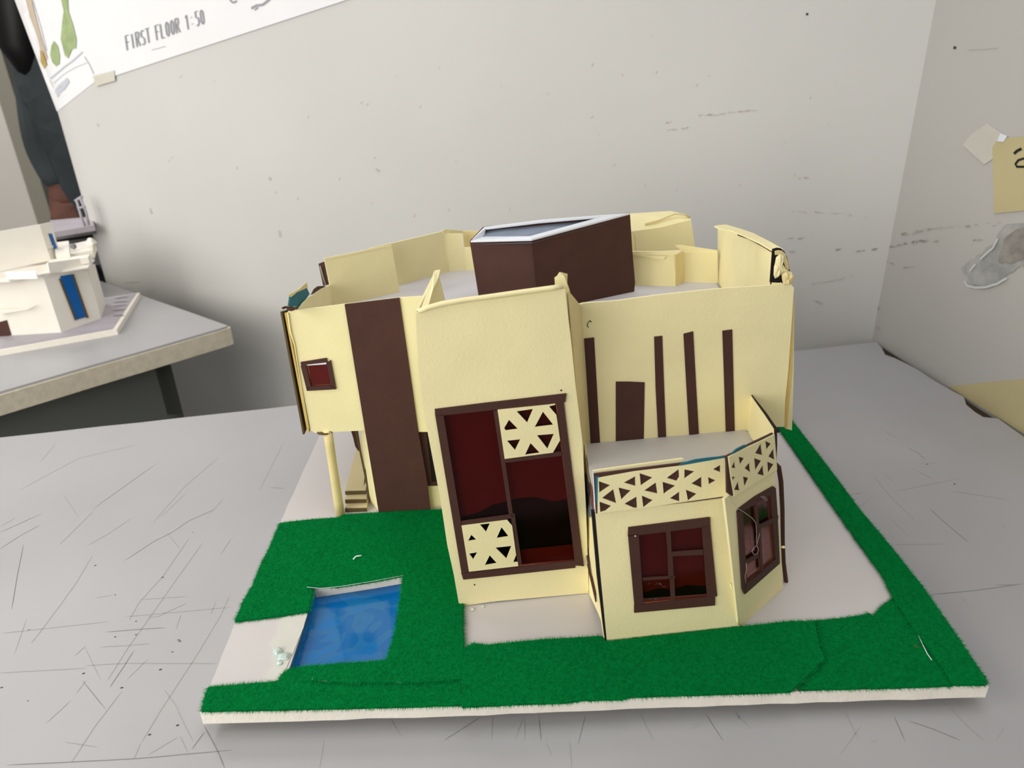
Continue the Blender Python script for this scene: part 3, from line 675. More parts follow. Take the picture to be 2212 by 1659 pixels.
# right side wall of the bay with a brown strip that has come loose
Be = V((rw(1673, 922).x+.002, rw(1673, 922).y, ZB))
card('bay_wall', [V((B2.x, B2.y, ZB)), Be, V((Be.x, Be.y, Z1)), br(1672, 1015)], TH, CREAM, hm, n=(1, 0, 0))
bs = V((B2.x+.003, B2.y+.006, 0)); bs2 = bs+V((.02, .0, 0))
tube('brown_strip', [on(x, y, bs, bs2) for x, y in ((1674, 1000), (1682, 1008), (1687, 1040), (1690, 1100), (1691, 1170), (1693, 1215), (1697, 1250), (1701, 1272))], [.0012, .0014, .0014, .0013, .0012, .0012, .0014, .0010], BROWN, hm, 6)
blob('glue_drop', br(1690, 1182)+V((.0006, 0, 0)), .0009, CREAM, hm, (1.3, 1, .8), 6)
# left side wall of the bay: two layers with a dark gap
Ls = V((R0.x+.0005, R0.y, 0)); Lt = V((T1.x, T1.y, 0))
Lb0 = at(1305, 1388, ZB); Lb1 = at(1273, 1285, ZB)
ls = lambda x, y: on(x, y, Lb0, Lb1)
lsw = card('bay_wall', [ls(*p) for p in ((1305, 1388), (1298, 1340), (1290, 1320), (1273, 1284), (1266, 1160), (1262, 1100), (1258, 1035), (1262, 985), (1259, 958), (1263, 960), (1267, 1010), (1275, 1060), (1280, 1115), (1291, 1250))], .0008, CREAM, hm)
card('edge_strip', [p+V((0, .0003, 0)) for p in [bf(1279, 1108), bf(1288, 1108), bf(1300, 1250), bf(1312, 1387), bf(1308, 1388), bf(1291, 1250)]], .003, BLACK, hm)
tube('edge_line', [rw(x, y)+V((0, -.0006, .0001)) for x, y in ((1276, 959), (1390, 949.5), (1500, 940), (1608, 930.5))], .00032, BLACK, hm, 5)
for l_, r_ in (([(1253, 1068), (1258, 1090), (1266, 1145), (1264, 1160)], .0009), ([(1259, 1143), (1268, 1170), (1275, 1215), (1279, 1240)], .0009), ([(1273, 1218), (1280, 1245), (1288, 1280), (1291, 1299)], .0009)):
    tube('frame_strip', [ls(x, y)+V((-.001, -.0004, 0)) for x, y in l_], [r_*.6]+[r_]*(len(l_)-2)+[r_*.5], BROWN, lsw, 6)
crm = zm(1230, 920, 3.456, [(95, 330), (120, 345), (150, 430), (165, 540), (185, 640), (160, 680), (140, 640), (115, 540), (90, 430)])
card('glue_smear', [ls(*p)+V((-.0008, -.0004, 0)) for p in crm], .0006, GLUED, lsw, label='grey and black smeared glue on the bay edge')
# terrace left parapet (white card, red-brown inside)
bt = bf(1285, 1106)
pL = lambda x, y: on(x, y, V((bt.x, bt.y, 0)), V((R0.x, R0.y, 0)))
card('terrace_parapet', [pL(*p) for p in ((1285, 1106), (1283, 1060), (1281, 1026), (1274, 985), (1268, 946), (1266, 948), (1270, 990), (1272, 1020), (1278, 1070))], .0007, RIM, hm)
card('terrace_parapet', [pL(*p)+V((-.0008, 0, 0)) for p in ((1283, 1100), (1281, 1050), (1276, 1015), (1266, 1000), (1268, 1030), (1274, 1075))], .0006, REDC, hm)
# terrace right parapet
pr0 = br(1672, 1015); pr1 = rw(1614, 930)
pR = lambda x, y: on(x, y, V((pr0.x, pr0.y, 0)), V((pr1.x, pr1.y, 0)))
card('terrace_parapet', [pR(*p) for p in ((1618, 850), (1640, 880), (1673, 926), (1673, 1012), (1612, 932), (1609, 925))], .001, CREAM, hm)
tube('edge_line', [pR(x, y)+V((.0004, 0, .0004)) for x, y in ((1619, 850), (1635, 872), (1650, 892), (1673, 926), (1674, 960), (1673, 1010))], [.0003, .0006, .0008, .0009, .0008, .0006], BLACK, hm, 5)
blob('glue_smear', pR(1615, 938)+V((0, -.001, 0)), .0022, BLUEGREY, hm, (1.1, .5, 1.2), 12)
blob('torn_card', pR(1679, 930), .0011, BLACK, hm, (1.2, 1, 1.3), 14)
# front lattice
zl = wz((1270, 960), 5.144)
lq = lambda q: [bf(*p) for p in zl(q)]
HL = [[(112, 385), (245, 432), (118, 515)], [(155, 570), (270, 480), (300, 625)], [(120, 612), (255, 660), (190, 715), (128, 730)], [(335, 460), (465, 492), (365, 585)], [(395, 400), (512, 335), (515, 437)],
      [(568, 302), (705, 348), (580, 430)], [(620, 488), (740, 405), (757, 520)], [(395, 635), (530, 555), (537, 686), (500, 682)], [(588, 545), (715, 598), (605, 680)], [(870, 348), (993, 258), (1000, 340), (975, 380)],
      [(1062, 258), (1172, 280), (1062, 355)], [(822, 398), (958, 438), (833, 523)], [(898, 575), (1003, 500), (1005, 612)], [(1075, 480), (1200, 528), (1100, 605)], [(1142, 410), (1245, 340), (1248, 455)], [(1323, 343), (1405, 380), (1332, 420)], [(1380, 252), (1455, 208), (1455, 285)]]
def grow(h_, k): 
    cx_ = sum(p[0] for p in h_)/len(h_); cy_ = sum(p[1] for p in h_)/len(h_)
    return [(cx_+(x-cx_)*k, cy_+(y-cy_)*k) for x, y in h_]
HL = [h_ if i == 2 else grow(h_, 1.09 if i not in (0, 7, 8, 12, 13) else 1.0) for i, h_ in enumerate(HL)]
fp = card('lattice_parapet', lq([(105, 352), (510, 280), (995, 222), (1505, 130), (1518, 300), (1538, 548), (1100, 610), (600, 682), (190, 732), (100, 745), (102, 560)]), .0006, CREAM, hm, holes=[lq(h_) for h_ in HL], lift=.0020, label='cream parapet with triangular holes on the front of the terrace')
card('parapet_backing', lq([(60, 318), (500, 262), (1040, 195), (1520, 118), (1545, 560), (600, 690), (85, 752)]), .0010, BROWN, fp, lift=.0012)
card('parapet_backing', lq([(1000, 212), (1050, 185), (1180, 148), (1330, 128), (1505, 112), (1505, 132)]), .0005, TEAL, fp, lift=.0018, label='teal paper edge above the lattice')
card('parapet_backing', lq([(80, 340), (118, 335), (115, 385), (100, 700), (78, 560)]), .0005, TEAL, fp, lift=.0016)
card('parapet_cap', lq([(62, 300), (600, 225), (1050, 165), (1075, 170), (1040, 195), (560, 262), (75, 325)]), .0010, CREAM, fp, lift=-.0006)
# angled lattice
HR = [[(1380, 165), (1422, 187), (1388, 232)], [(1310, 250), (1348, 183), (1358, 262)], [(1403, 275), (1440, 215), (1447, 298)], [(1302, 292), (1350, 310), (1310, 375)], [(1190, 280), (1228, 290), (1200, 335)], [(1138, 352), (1160, 303), (1165, 357)],
      [(1232, 358), (1268, 315), (1273, 388)], [(1322, 400), (1365, 330), (1372, 414)], [(1395, 315), (1442, 335), (1400, 398)], [(1141, 418), (1168, 424), (1144, 450)], [(1222, 422), (1260, 433), (1232, 493)], [(1158, 512), (1185, 452), (1195, 515)]]
HR = [h_ if i in (7, 9) else grow(h_, 1.16 if i not in (0, 2, 6, 8) else 1.06) for i, h_ in enumerate(HR)]
rp_ = card('lattice_parapet', rz_([(1116, 278), (1150, 262), (1250, 210), (1350, 165), (1445, 118), (1456, 250), (1465, 372), (1300, 468), (1158, 558), (1135, 430)]), .0006, CREAM, hm, holes=[rz_(h_) for h_ in HR], lift=.0020, label='cream parapet with triangular holes on the angled side of the terrace')
card('parapet_backing', rz_([(1112, 278), (1250, 205), (1445, 112), (1462, 385), (1150, 562), (1118, 540)]), .0010, BROWN, rp_, lift=.0012)
card('parapet_backing', rz_([(1140, 262), (1180, 225), (1240, 195), (1250, 203), (1160, 250)]), .0006, TEAL, rp_, lift=.0014)
tube('brown_strip', [bf(x, y)+V((0, -.0006, 0)) for x, y in ((1288, 1106), (1350, 1098), (1420, 1089), (1500, 1080), (1563, 1071))], .0006, BROWN, hm, 5)

# --- roof
rf = [XY(lf(640, 668)+V((.002, .003, 0))), XY(lf(900, 642)+V((0, .003, 0))), XY(tf(925, 668)+V((.004, .004, 0))), XY(ta+V((-.002, .004, 0))), XY(ra+V((0, .003, 0))), XY(S0+V((-.002, .002, 0))), XY(S1+V((-.002, 0, 0))), XY(at(1462, 606, Z2)), XY(at(1370, 600, Z2)), XY(at(1030, 578, Z2)), XY(at(967, 582, Z2)), XY(at(862, 608, Z2)), XY(at(700, 640, Z2))]
prism('roof_slab', rf, Z2-.003, Z2, ROOF, hm)
def up(name, base, top, m_, t=TH, label=None, dz=0):
    A_, B_ = at(base[0][0], base[0][1], Z2), at(base[1][0], base[1][1], Z2)
    f_ = lambda x, y: on(x, y, A_, B_)
    return card(name, [f_(*p) for p in base]+[f_(*p) for p in top], t, m_, hm, label=label), f_
u1, f1 = up('roof_parapet', [(722, 662), (864, 631)], [(846, 530.5), (701, 560)], CREAM)
u2, f2 = up('roof_parapet', [(858, 618), (968, 588)], [(956, 500), (797, 537)], CREAM)
u3, f3 = up('roof_parapet', [(966, 587), (1007, 584)], [(999, 505), (953, 504)], CREAM)
u4, f4 = up('roof_parapet', [(1006, 584), (1045, 584)], [(1040, 533), (1003, 535)], CREAM)
u5, f5 = up('roof_parapet', [(1008, 575), (1050, 575)], [(1045, 499), (999, 499)], CREAMD)
card('edge_strip', [f2(*p)+V((0, .001, .0004)) for p in ((955, 500), (961, 497), (999, 500), (999, 506), (962, 507))], .0008, CREAM, hm)
card('edge_strip', [f1(*p)+V((0, -.0004, 0)) for p in ((698, 558), (845, 529), (846, 532), (702, 562))], .0008, CREAM, hm)
# brown end of the left parapet, curved inner side wall and teal scrap
e0 = at(697, 618, Z2+.012); e1 = e0+V((.02, 0, 0))
ef = lambda x, y: on(x, y, e0, e1)
card('brown_strip', [ef(*p) for p in ((688, 570), (701, 565), (715, 614), (698, 617))], .0008, BROWN, hm)
tube('edge_roll', [ef(x, y)+V((0, -.0008, 0)) for x, y in ((692, 574), (699, 600), (705, 616))], .0006, FARTRIM, hm, 5)  # pale roll painted in as the highlight on the brown strip
i0 = lf(645, 667); i1 = V((at(725, 655, Z2).x, at(725, 655, Z2).y, 0))
if_ = lambda x, y: on(x, y, V((i0.x, i0.y+.003, 0)), i1)
card('side_parapet', [if_(*p) for p in ((646, 668), (655, 655), (665, 645), (676, 637), (695, 624), (715, 615), (728, 660))], .001, CREAM, hm)
card('torn_card', [if_(*p)+V((-.001, .001, 0)) for p in ((676, 637), (682, 625), (690, 619), (705, 618), (703, 624), (690, 631), (683, 638))], .0008, BROWN, hm)
card('torn_card', [if_(*p)+V((-.002, .003, 0)) for p in ((628, 664), (631, 644), (645, 633), (666, 622), (673, 638), (664, 650), (652, 666))], .0008, TEAL, hm, label='teal scrap of card at the left corner')
card('torn_card', [if_(*p)+V((-.002, .0034, 0)) for p in ((628, 640), (650, 628), (666, 613), (669, 624), (645, 635), (632, 646))], .0006, CREAMD, hm)
tube('torn_card', [if_(x, y)+V((-.002, -.001, 0)) for x, y in ((619, 664), (626, 662), (640, 664), (650, 664))], .0008, BROWN, hm, 5)

# stair box on the roof
E0 = at(1162, 674, Z2); E1 = at(1370, 630, Z2); zb_top = on(1150, 517, E0, E0+V((.1, 0, 0))).z
ef_l = E0+V((-.085, .014, 0))
# left facet plane goes from E0 towards the left
A1 = at(1040, 664, Z2)
fr = lambda x, y: on(x, y, E0, E1)
fl_ = lambda x, y: on(x, y, E0, A1)
sb = card('roof_box', [fl_(1165, 674), fl_(1157, 613), fl_(1148, 517), fl_(1018, 521), fl_(1028, 580), fl_(1040, 664)], TH, BROWN, hm, label='brown card stair box standing on the roof')
card('box_wall', [fr(1165, 674), E1, fr(1372, 610), fr(1366, 540), fr(1361, 463), fr(1148, 516), fr(1157, 613)], TH, BROWN, sb)
tc0, tc1, tc2 = fr(1148, 516), fr(1361, 460), fl_(1018, 520)
ztop = tc0.z
bk = at(1047, 490, ztop+.001)
bn = V((0, 0, 1))
# rear walls of the box
card('box_wall', [fl_(1041, 664), V((bk.x+.006, bk.y, Z2)), bk, tc2], TH, BROWN, sb)
card('box_wall', [V((bk.x, bk.y, Z2)), V((tc1.x, tc1.y, Z2)), tc1, bk], TH, BROWN, sb)
# white rim round the open top, grey sheet inside
def lerp_in(p, q, k): return p.lerp(q, k)
cen = (tc0+tc1+tc2+bk)/4
rin = [fr(1150, 513)+V((-.002, .004, 0)), at(1304, 467, tc1.z), at(1165, 479, (tc1.z+bk.z)/2), at(1049, 493, bk.z), at(1045, 511, tc2.z)]
rout = [tc0, tc1, bk, tc2]
ring_o = [tc0+V((0, -.0008, 0)), tc1, at(1173, 474, (tc1.z+bk.z)/2), bk, tc2+V((-.0005, 0, 0))]
def strip(a_, b_, c_, d_): 
    P = [a_, b_, c_, d_]; lo_ = [p-V((0, 0, .0012)) for p in P]
    return obj('box_rim', P+lo_, [(0, 1, 2, 3), (7, 6, 5, 4), (0, 4, 5, 1), (1, 5, 6, 2), (2, 6, 7, 3), (3, 7, 4, 0)], RIM, sb)
for i in range(5):
    j = (i+1) % 5
    strip(ring_o[i], ring_o[j], rin[j], rin[i])
obj('box_lid', [p-V((0, 0, .003)) for p in ring_o], [(0, 1, 2, 3, 4)], BLUEGREY, sb)['label'] = 'grey sheet sunk inside the white rim'

# right rear parapets
u6, f6 = up('roof_parapet', [(1364, 616), (1459, 619)], [(1459, 550), (1360, 549)], CREAM)
card('edge_strip', [f6(*p)+V((0, -.0008, 0)) for p in ((1362, 543), (1420, 543), (1472, 541), (1459, 551), (1362, 550))], .002, CREAM, u6)
card('edge_strip', [f6(*p)+V((0, -.0012, 0)) for p in ((1372, 550), (1438, 552), (1434, 559), (1420, 559))], .0006, CREAM, u6)
u7, f7 = up('roof_parapet', [(1459, 618), (1478, 609)], [(1477, 545), (1459, 549)], CREAMD)
u8, f8 = up('roof_parapet', [(1477, 609), (1551, 612)], [(1550, 547), (1477, 544)], CREAM)
card('edge_strip', [f8(*p)+V((0, .001, 0)) for p in ((1459, 532), (1470, 530), (1550, 542), (1551, 548), (1477, 545))], .0012, CREAM, u8)
# tall folded block behind
q0 = at(1378, 585, Z2); q1 = at(1502, 581, Z2)
qf = lambda x, y: on(x, y, q0, q1)
tbk = card('folded_block', [qf(*p) for p in ((1384, 592), (1504, 585), (1501, 533), (1493, 475), (1470, 482), (1425, 493), (1373, 507))], TH, CREAM, hm, label='tall folded cream card block at the back right of the roof')
zq = qf(1493, 475)
card('block_top', [qf(1373, 507), qf(1425, 492), qf(1493, 475), qf(1489, 470)+V((0, .012, 0)), qf(1459, 467)+V((0, .02, 0)), qf(1363, 473)+V((0, .02, 0)), qf(1363, 500)], .001, CREAM, tbk)
card('block_side', [qf(1373, 507)+V((-.001, .001, 0)), qf(1365, 503)+V((0, .004, 0)), qf(1367, 585)+V((0, .004, 0)), qf(1384, 590)+V((-.001, .001, 0))], .001, CREAMD, tbk)
tube('edge_roll', [qf(x, y)+V((0, .004, .001)) for x, y in ((1395, 489), (1425, 481), (1459, 467), (1480, 468), (1492, 475))], .0009, CREAMD, tbk, 6)

# ------------------------------------------------------------------ side table on the left
sA = at(0, 846, ZT); sC = at(494, 704, ZT); sB = at(300, 636, ZT)
du = (sC-sA).normalized(); dv = (sB-sC).normalized()
q = [sC, at(507, 717, ZT)*0+sC+dv*.012*0, ]
stt = empty('side_table', XY(sC-du*.3)+(0,), 'white topped table with a worn pale edge standing behind the work table', 'table')
P0 = sC; P1 = sC+dv*.42; P3 = sC-du*.75; P2 = P3+dv*.42
n3 = at(508, 722, ZT-.004); rc = [P0-du*.012, P0-du*.003+dv*.001, P0+dv*.004+du*.0, P0+dv*.014]
toppoly = [P3]+[P3.lerp(P0-du*.012, i/14)+V((0, random.uniform(-.0008, .0008), 0)) for i in range(1, 14)]+rc+[P0.lerp(P1, i/8)+V((random.uniform(-.0006, .0006), 0, 0)) for i in range(1, 8)]+[P1, P2]
card('table_top', toppoly, .003, TABLE, stt, n=(0, 0, 1))
cen_ = (P0+P2)/2
low = [p+(p-cen_).normalized()*.004-V((0, 0, .003)) for p in toppoly]
card('table_core', low, .023, TEDGE, stt, n=(0, 0, 1), label='worn chipped board edge')
ap0 = P0-du*.068+dv*.035; ap1 = P3+dv*.035
nrm2 = V((du.y, -du.x, 0))
prism('apron', [XY(ap0), XY(ap1), XY(ap1+dv*.02), XY(ap0+dv*.02)], ZT-.026-.20, ZT-.026, METAL, stt)
prism('apron', [XY(ap0), XY(ap0+dv*.30), XY(ap0+dv*.30-du*.02), XY(ap0-du*.02)], ZT-.026-.12, ZT-.026, METAL, stt)
blob('table_bolt', P0-du*.015+dv*.05+V((0, 0, -.036)), .010, BLK, stt, (1, 1, 1), 3)
for c in (ap0-du*.16+dv*.04, ap1+du*.03+dv*.04, ap0-du*.40+dv*.20, ap1+du*.03+dv*.3):
    prism('leg', [XY(c+V((a_, b_, 0))) for a_, b_ in ((-.015, -.015), (.015, -.015), (.015, .015), (-.015, .015))], 0, ZT-.03, METAL, stt)

# ------------------------------------------------------------------ white house model on the side table
zb = ZT+.007
wm = empty('white_house_model', at(100, 700, ZT), 'blurred white card model house with blue strip window on the side table', 'model')
bA, bB, bC = at(0, 757, zb), at(252, 712, zb), at(302, 632, zb)
ud = (bB-bA).normalized(); vd = (bC-bB).normalized(); wl = (bC-bB).length
base = [bB, bB+vd*wl, bB+vd*wl-ud*.42, bB-ud*.42]
card('base_board', base, .007, FOAMC, wm, n=(0, 0, 1))
card('base_sheet', [bB-ud*.006+vd*.004, bB-ud*.004+vd*(wl-.004), bB+vd*(wl-.004)-ud*.41, bB-ud*.41+vd*.004], .0006, GREYP, wm, lift=.0006, n=(0, 0, 1))
zz = wz((0, 440), 5.185)
for i, (a_, b_) in enumerate((((1380, 895), (1575, 880)), ((1390, 965), (1500, 945)), ((1290, 1065), (1440, 1045)), ((1265, 1110), (1440, 1095)), ((1270, 1150), (1420, 1135)), ((1260, 1200), (1400, 1190)), ((1270, 1260), (1390, 1250)))):
    (x0, y0), (x1, y1) = zz([a_, b_])
    ribbons('printed_stripe', [([at(x0, y0, zb+.0006), at(x1, y1, zb+.0006)], .004)], GREYD, wm, (0, 0, 1), lift=.0003)
# lower block
m0 = at(133, 719, zb); m1 = at(218, 689, zb); ml = at(0, 727, zb)
ff = lambda x, y: on(x, y, m0, m1); fg = lambda x, y: on(x, y, m0, ml)
card('model_wall', [ff(*p) for p in ((133, 719), (218, 689), (214, 672), (187, 575), (92, 592), (104, 630))], .002, WHITE, wm)
card('model_wall', [fg(*p) for p in ((133, 719), (104, 630), (92, 592), (80, 602), (-30, 606), (-30, 732), (60, 724))], .002, WHITE, wm)
m2 = at(228, 660, zb); fs_ = lambda x, y: on(x, y, m1, m2)
card('model_wall', [fs_(*p) for p in ((218, 689), (230, 662), (205, 570), (188, 575))], .002, WHITE, wm)
card('model_wall', [m2, V((m2.x-.3, m2.y+.02, zb)), V((m2.x-.3, m2.y+.02, zb+.06)), V((m2.x, m2.y, zb+.06))], .002, WHITE, wm)
mw = card('blue_window', [ff(*p) for p in zz([(670, 812), (800, 790), (965, 1265), (850, 1300)])], .0008, BLUE, wm, lift=.001, label='tall blue strip window')
card('frame_strip', [ff(*p) for p in zz([(800, 790), (820, 788), (990, 1280), (962, 1275)])], .001, OLIVE, mw, lift=.0014)
card('frame_strip', [ff(*p) for p in zz([(655, 840), (672, 838), (852, 1300), (835, 1305)])], .001, OLIVE, mw, lift=.0014)
card('door_panel', [fg(*p) for p in zz([(-20, 1328), (78, 1302), (128, 1468), (45, 1492), (-10, 1490)])], .001, BROWN, wm, lift=.001)
card('wall_ledge', [fg(*p) for p in zz([(-40, 1165), (210, 1160), (430, 1120), (330, 1170), (0, 1225)])], .001, WHITE, wm, lift=.006)
# roof slabs
zr = ff(140, 582).z
card('roof_slab', [at(x, y, zr) for x, y in ((92, 592), (190, 576), (204, 560), (150, 545), (-60, 575), (-60, 610), (20, 606))], .002, WHITE, wm, n=(0, 0, 1))
def ledge(px, h, name='roof_edge', m_=WHITE):
    z_ = zr+.002+h; P = [at(x, y, z_) for x, y in px]
    return card(name, P, h+.001, m_, wm, n=(0, 0, 1))
ledge([(104, 568), (190, 556), (194, 549), (106, 561)], .007)
ledge([(14, 594), (78, 592), (78, 585), (10, 587)], .005, m_=WHITES)
card('roof_edge', [ff(*p) for p in zz([(520, 660), (990, 595), (970, 705), (640, 765), (545, 780)])], .003, WHITE, wm, lift=.003)
# upper block
zu = zr+.002
n0 = at(104, 566, zu); n1 = at(0, 586, zu); fu = lambda x, y: on(x, y, n0, n1)
card('model_wall', [fu(*p) for p in ((110, 563), (-60, 597), (-60, 512), (0, 500), (85, 485))], .002, WHITE, wm)
n2 = at(132, 553, zu); fv = lambda x, y: on(x, y, n0, n2)
uw = card('model_wall', [fv(*p) for p in ((110, 563), (132, 554), (110, 480), (86, 485))], .002, WHITE, wm)
card('blue_window', [fv(*p) for p in ((104, 505), (111, 505), (128, 551), (121, 553))], .0008, BLUE, wm, lift=.001)
t0_ = fu(85, 485); t1_ = fv(110, 480)
card('roof_slab', [p-V((0, 0, .03)) for p in (t0_, t1_, t1_+V((-.35, .10, 0)), t0_+V((-.35, .0, 0)))], .002, WHITE, wm, n=(0, 0, 1))
# parapet bits behind
ledge([(120, 552), (150, 548), (148, 520), (116, 524)], .012, 'roof_parapet')
ledge([(150, 548), (200, 540), (205, 522), (196, 518), (152, 528)], .010, 'roof_parapet')
blob('paper_ball', at(197, 525, zu+.016), .006, WHITE, wm, (1, 1, 1), 4)
blob('paper_ball', at(158, 532, zu+.016), .004, GREYM, wm, (1, 1, 1), 5)

# grey boards stacked behind the white model
zg = ZT
gsb = empty('grey_board_stack', at(170, 520, ZT), 'stack of blurred grey boards behind the white model on the side table', 'boards')
for i in range(4):
    z_ = ZT+.011*(i+1)+.04*0
    P = [at(x, y, z_+.05) for x, y in ((112, 520-6*i), (204, 508-7*i), (196, 486-6*i), (108, 494-6*i))]
    card('board', P, .008, (GREYM, BLK, GREYM, GREYP)[i], gsb, n=(0, 0, 1))
Pb = [at(x, y, ZT+.05) for x, y in ((112, 522), (204, 510), (196, 488), (108, 496))]
card('board', Pb, .049, GREYM, gsb, n=(0, 0, 1))
wr_ = empty('wire_stand', at(185, 500, ZT+.05), 'small pale wire stand on the grey boards beside the wall end', 'stand')
for l_ in ([(165, 432), (176, 470), (184, 488)], [(172, 425), (186, 458), (192, 486)], [(162, 434), (178, 424)], [(168, 450), (184, 446)]):
    a_ = at(185, 495, ZT+.09); bpl = a_+V((.1, 0, 0))
    tube('wire', [on(x, y, a_, bpl) for x, y in l_], .0018, GREYP, wr_, 6)

# ------------------------------------------------------------------ sheets on the walls
nose_n = lambda a: V((math.cos(a), math.sin(a), 0))
def cyl_hit(x, y, lift=.0008):
    """point on the wall face: flat part, or the rounded end"""
    d = ray(x, y); p = onW(x, y)
    if (p-V((WB.x, WB.y, p.z))).dot(dW) <= 0: return p+nW*lift
    r = RN+lift; ox, oy = CAM.x-cN.x, CAM.y-cN.y
    A_ = d.x*d.x+d.y*d.y; B_ = 2*(ox*d.x+oy*d.y); C_ = ox*ox+oy*oy-r*r
    D_ = max(0, B_*B_-4*A_*C_); t = (-B_-math.sqrt(D_))/(2*A_)
    return CAM+d*t
def wall_sheet(name, px, m_, parent=None, lift=.0008, div=10):
    """px = quad (top-left, top-right, bottom-right, bottom-left) laid on the wall surface"""
    vs = []; fs = []; n = div
    for j in range(n+1):
        for i in range(n+1):
            u, v = i/n, j/n
            x = (px[0][0]*(1-u)+px[1][0]*u)*(1-v)+(px[3][0]*(1-u)+px[2][0]*u)*v
            y = (px[0][1]*(1-u)+px[1][1]*u)*(1-v)+(px[3][1]*(1-u)+px[2][1]*u)*v
            vs.append(cyl_hit(x, y, lift))
    k = len(vs); vs += [cyl_hit_back(p) for p in vs]
    for j in range(n):
        for i in range(n):
            a = j*(n+1)+i; fs.append((a, a+n+1, a+n+2, a+1)); fs.append((a+k, a+1+k, a+n+2+k, a+n+1+k))
    for i in range(n):
        fs.append((i, i+1, i+1+k, i+k)); a = n*(n+1)+i; fs.append((a, a+k, a+1+k, a+1))
        a = i*(n+1); fs.append((a, a+k, a+n+1+k, a+n+1)); a = i*(n+1)+n; fs.append((a, a+n+1, a+n+1+k, a+k))
    return obj(name, vs, fs, m_, parent)
def cyl_hit_back(p):
    d = (p-CAM).normalized(); return p+d*.0004
shA = wall_sheet('drawing_sheet', [(110, -330), (830, -500), (765, -5), (209, 177)], PAPER, lift=.0016)
tag(shA, 'large white drawing sheet with FIRST FLOOR lettering taped high on the wall', 'drawing')
shB = wall_sheet('drawing_sheet', [(-90, -320), (150, -330), (209, 174), (123, 241)], PAPER, lift=.0006, div=16)
tag(shB, 'white drawing sheet with green trees bent around the rounded wall end', 'drawing')
def wrib(name, lines, m_, parent, lift=.002):
    VS = []; FS = []
    for pts, w in lines:
        P = []
        for i in range(len(pts)-1):
            for j in range(3): P.append((pts[i][0]+(pts[i+1][0]-pts[i][0])*j/3, pts[i][1]+(pts[i+1][1]-pts[i][1])*j/3))
        P.append(pts[-1]); k = len(VS)
        for i, (x, y) in enumerate(P):
            x0, y0 = P[max(0, i-1)]; x1, y1 = P[min(len(P)-1, i+1)]; L_ = math.hypot(x1-x0, y1-y0) or 1
            sx, sy = -(y1-y0)/L_*w/2, (x1-x0)/L_*w/2
            VS += [cyl_hit(x+sx, y+sy, lift), cyl_hit(x-sx, y-sy, lift)]
        for i in range(len(P)-1): FS.append((k+2*i, k+2*i+1, k+2*i+3, k+2*i+2))
    return obj(name, VS, FS, m_, parent)
def wpoly(name, pts, m_, parent, lift=.0018):
    P = [cyl_hit(x, y, lift) for x, y in pts]; c = sum(P, V((0, 0, 0)))/len(P)
    c = cyl_hit(sum(p[0] for p in pts)/len(pts), sum(p[1] for p in pts)/len(pts), lift)
    return obj(name, P+[c], [(i, (i+1) % len(P), len(P)) for i in range(len(P))], m_, parent)
# lettering FIRST FLOOR 1:50, stroke by stroke on the sheet
GL = {'F': [[(0, 0), (0, 1)], [(0, 1), (.8, 1)], [(0, .55), (.6, .55)]], 'I': [[(.3, 0), (.3, 1)]], 'R': [[(0, 0), (0, 1), (.6, 1), (.7, .8), (.55, .55), (0, .5)], [(.3, .5), (.75, 0)]],
      'S': [[(.75, .9), (.5, 1), (.1, .9), (.1, .6), (.7, .4), (.7, .1), (.4, 0), (0, .1)]], 'T': [[(0, 1), (.9, 1)], [(.45, 0), (.45, 1)]], 'L': [[(0, 1), (0, 0), (.7, 0)]],
      'O': [[(.35, 0), (.05, .2), (.05, .8), (.35, 1), (.65, .8), (.65, .2), (.35, 0)]], '1': [[(.1, .8), (.35, 1), (.35, 0)]], ':': [[(.2, .25), (.3, .3)], [(.2, .7), (.3, .75)]],
      '5': [[(.7, 1), (.1, 1), (.1, .6), (.6, .55), (.7, .25), (.4, 0), (0, .1)]], '0': [[(.35, 0), (.05, .2), (.05, .8), (.35, 1), (.65, .8), (.65, .2), (.35, 0)]], ' ': []}
txt = 'FIRST FLOOR 1:50'; lines = []
bx, by = 277, 109; ex, ey = 448, 50
for i, ch in enumerate(txt):
    t = i/len(txt)
    ox, oy = bx+(ex-bx)*t, by+(ey-by)*t
    for st_ in GL[ch]:
        lines.append(([(ox+u*9.0+v*-4.5, oy-u*3.2-v*31) for u, v in st_], 1.9))
        lines.append(([(ox+2.2+u*9.0+v*-4.5, oy-.5-u*3.2-v*31) for u, v in st_], 1.0))
wrib('lettering', lines, INK, shA, .0024)
wrib('sketch_lines', [([(499, 0), (506, 6), (514, 2)], 4), ([(545, 18), (556, 12), (570, 10), (585, -2)], 5), ([(552, 22), (560, 16)], 3), ([(330, 108), (360, 100)], 1)], INK, shA, .0024)
wpoly('tree_sketch', [(125, -40), (140, 15), (135, 60), (133, 85), (142, 120), (149, 126), (158, 105), (166, 104), (167, 85), (160, 55), (150, 25), (146, -40)], LEAF, shB, .0016)
wpoly('tree_sketch', [(118, 88), (111, 98), (108, 118), (113, 135), (121, 143), (128, 138), (131, 120), (127, 100)], LEAF, shB, .0016)
wpoly('wall_sketch', [(45, -40), (60, -40), (75, 30), (92, 90), (103, 125), (96, 145), (84, 110), (70, 60)], TAN, shB, .0014)
wpoly('wall_sketch', [(86, 108), (92, 112), (101, 140), (95, 150), (88, 135)], MUST, shB, .0018)
wrib('sketch_lines', [([(108, 170), (130, 152), (160, 130), (180, 112)], 3), ([(184, 122), (195, 140), (204, 160)], 2), ([(115, 180), (135, 162), (165, 145), (190, 135)], 1.2), ([(70, 0), (88, 60), (100, 110)], 1.4)], INKL, shB, .0016)
wpoly('lettering_block', [(118, 196), (127, 183), (146, 168), (152, 176), (140, 192), (124, 210)], INKL, shB, .0016)
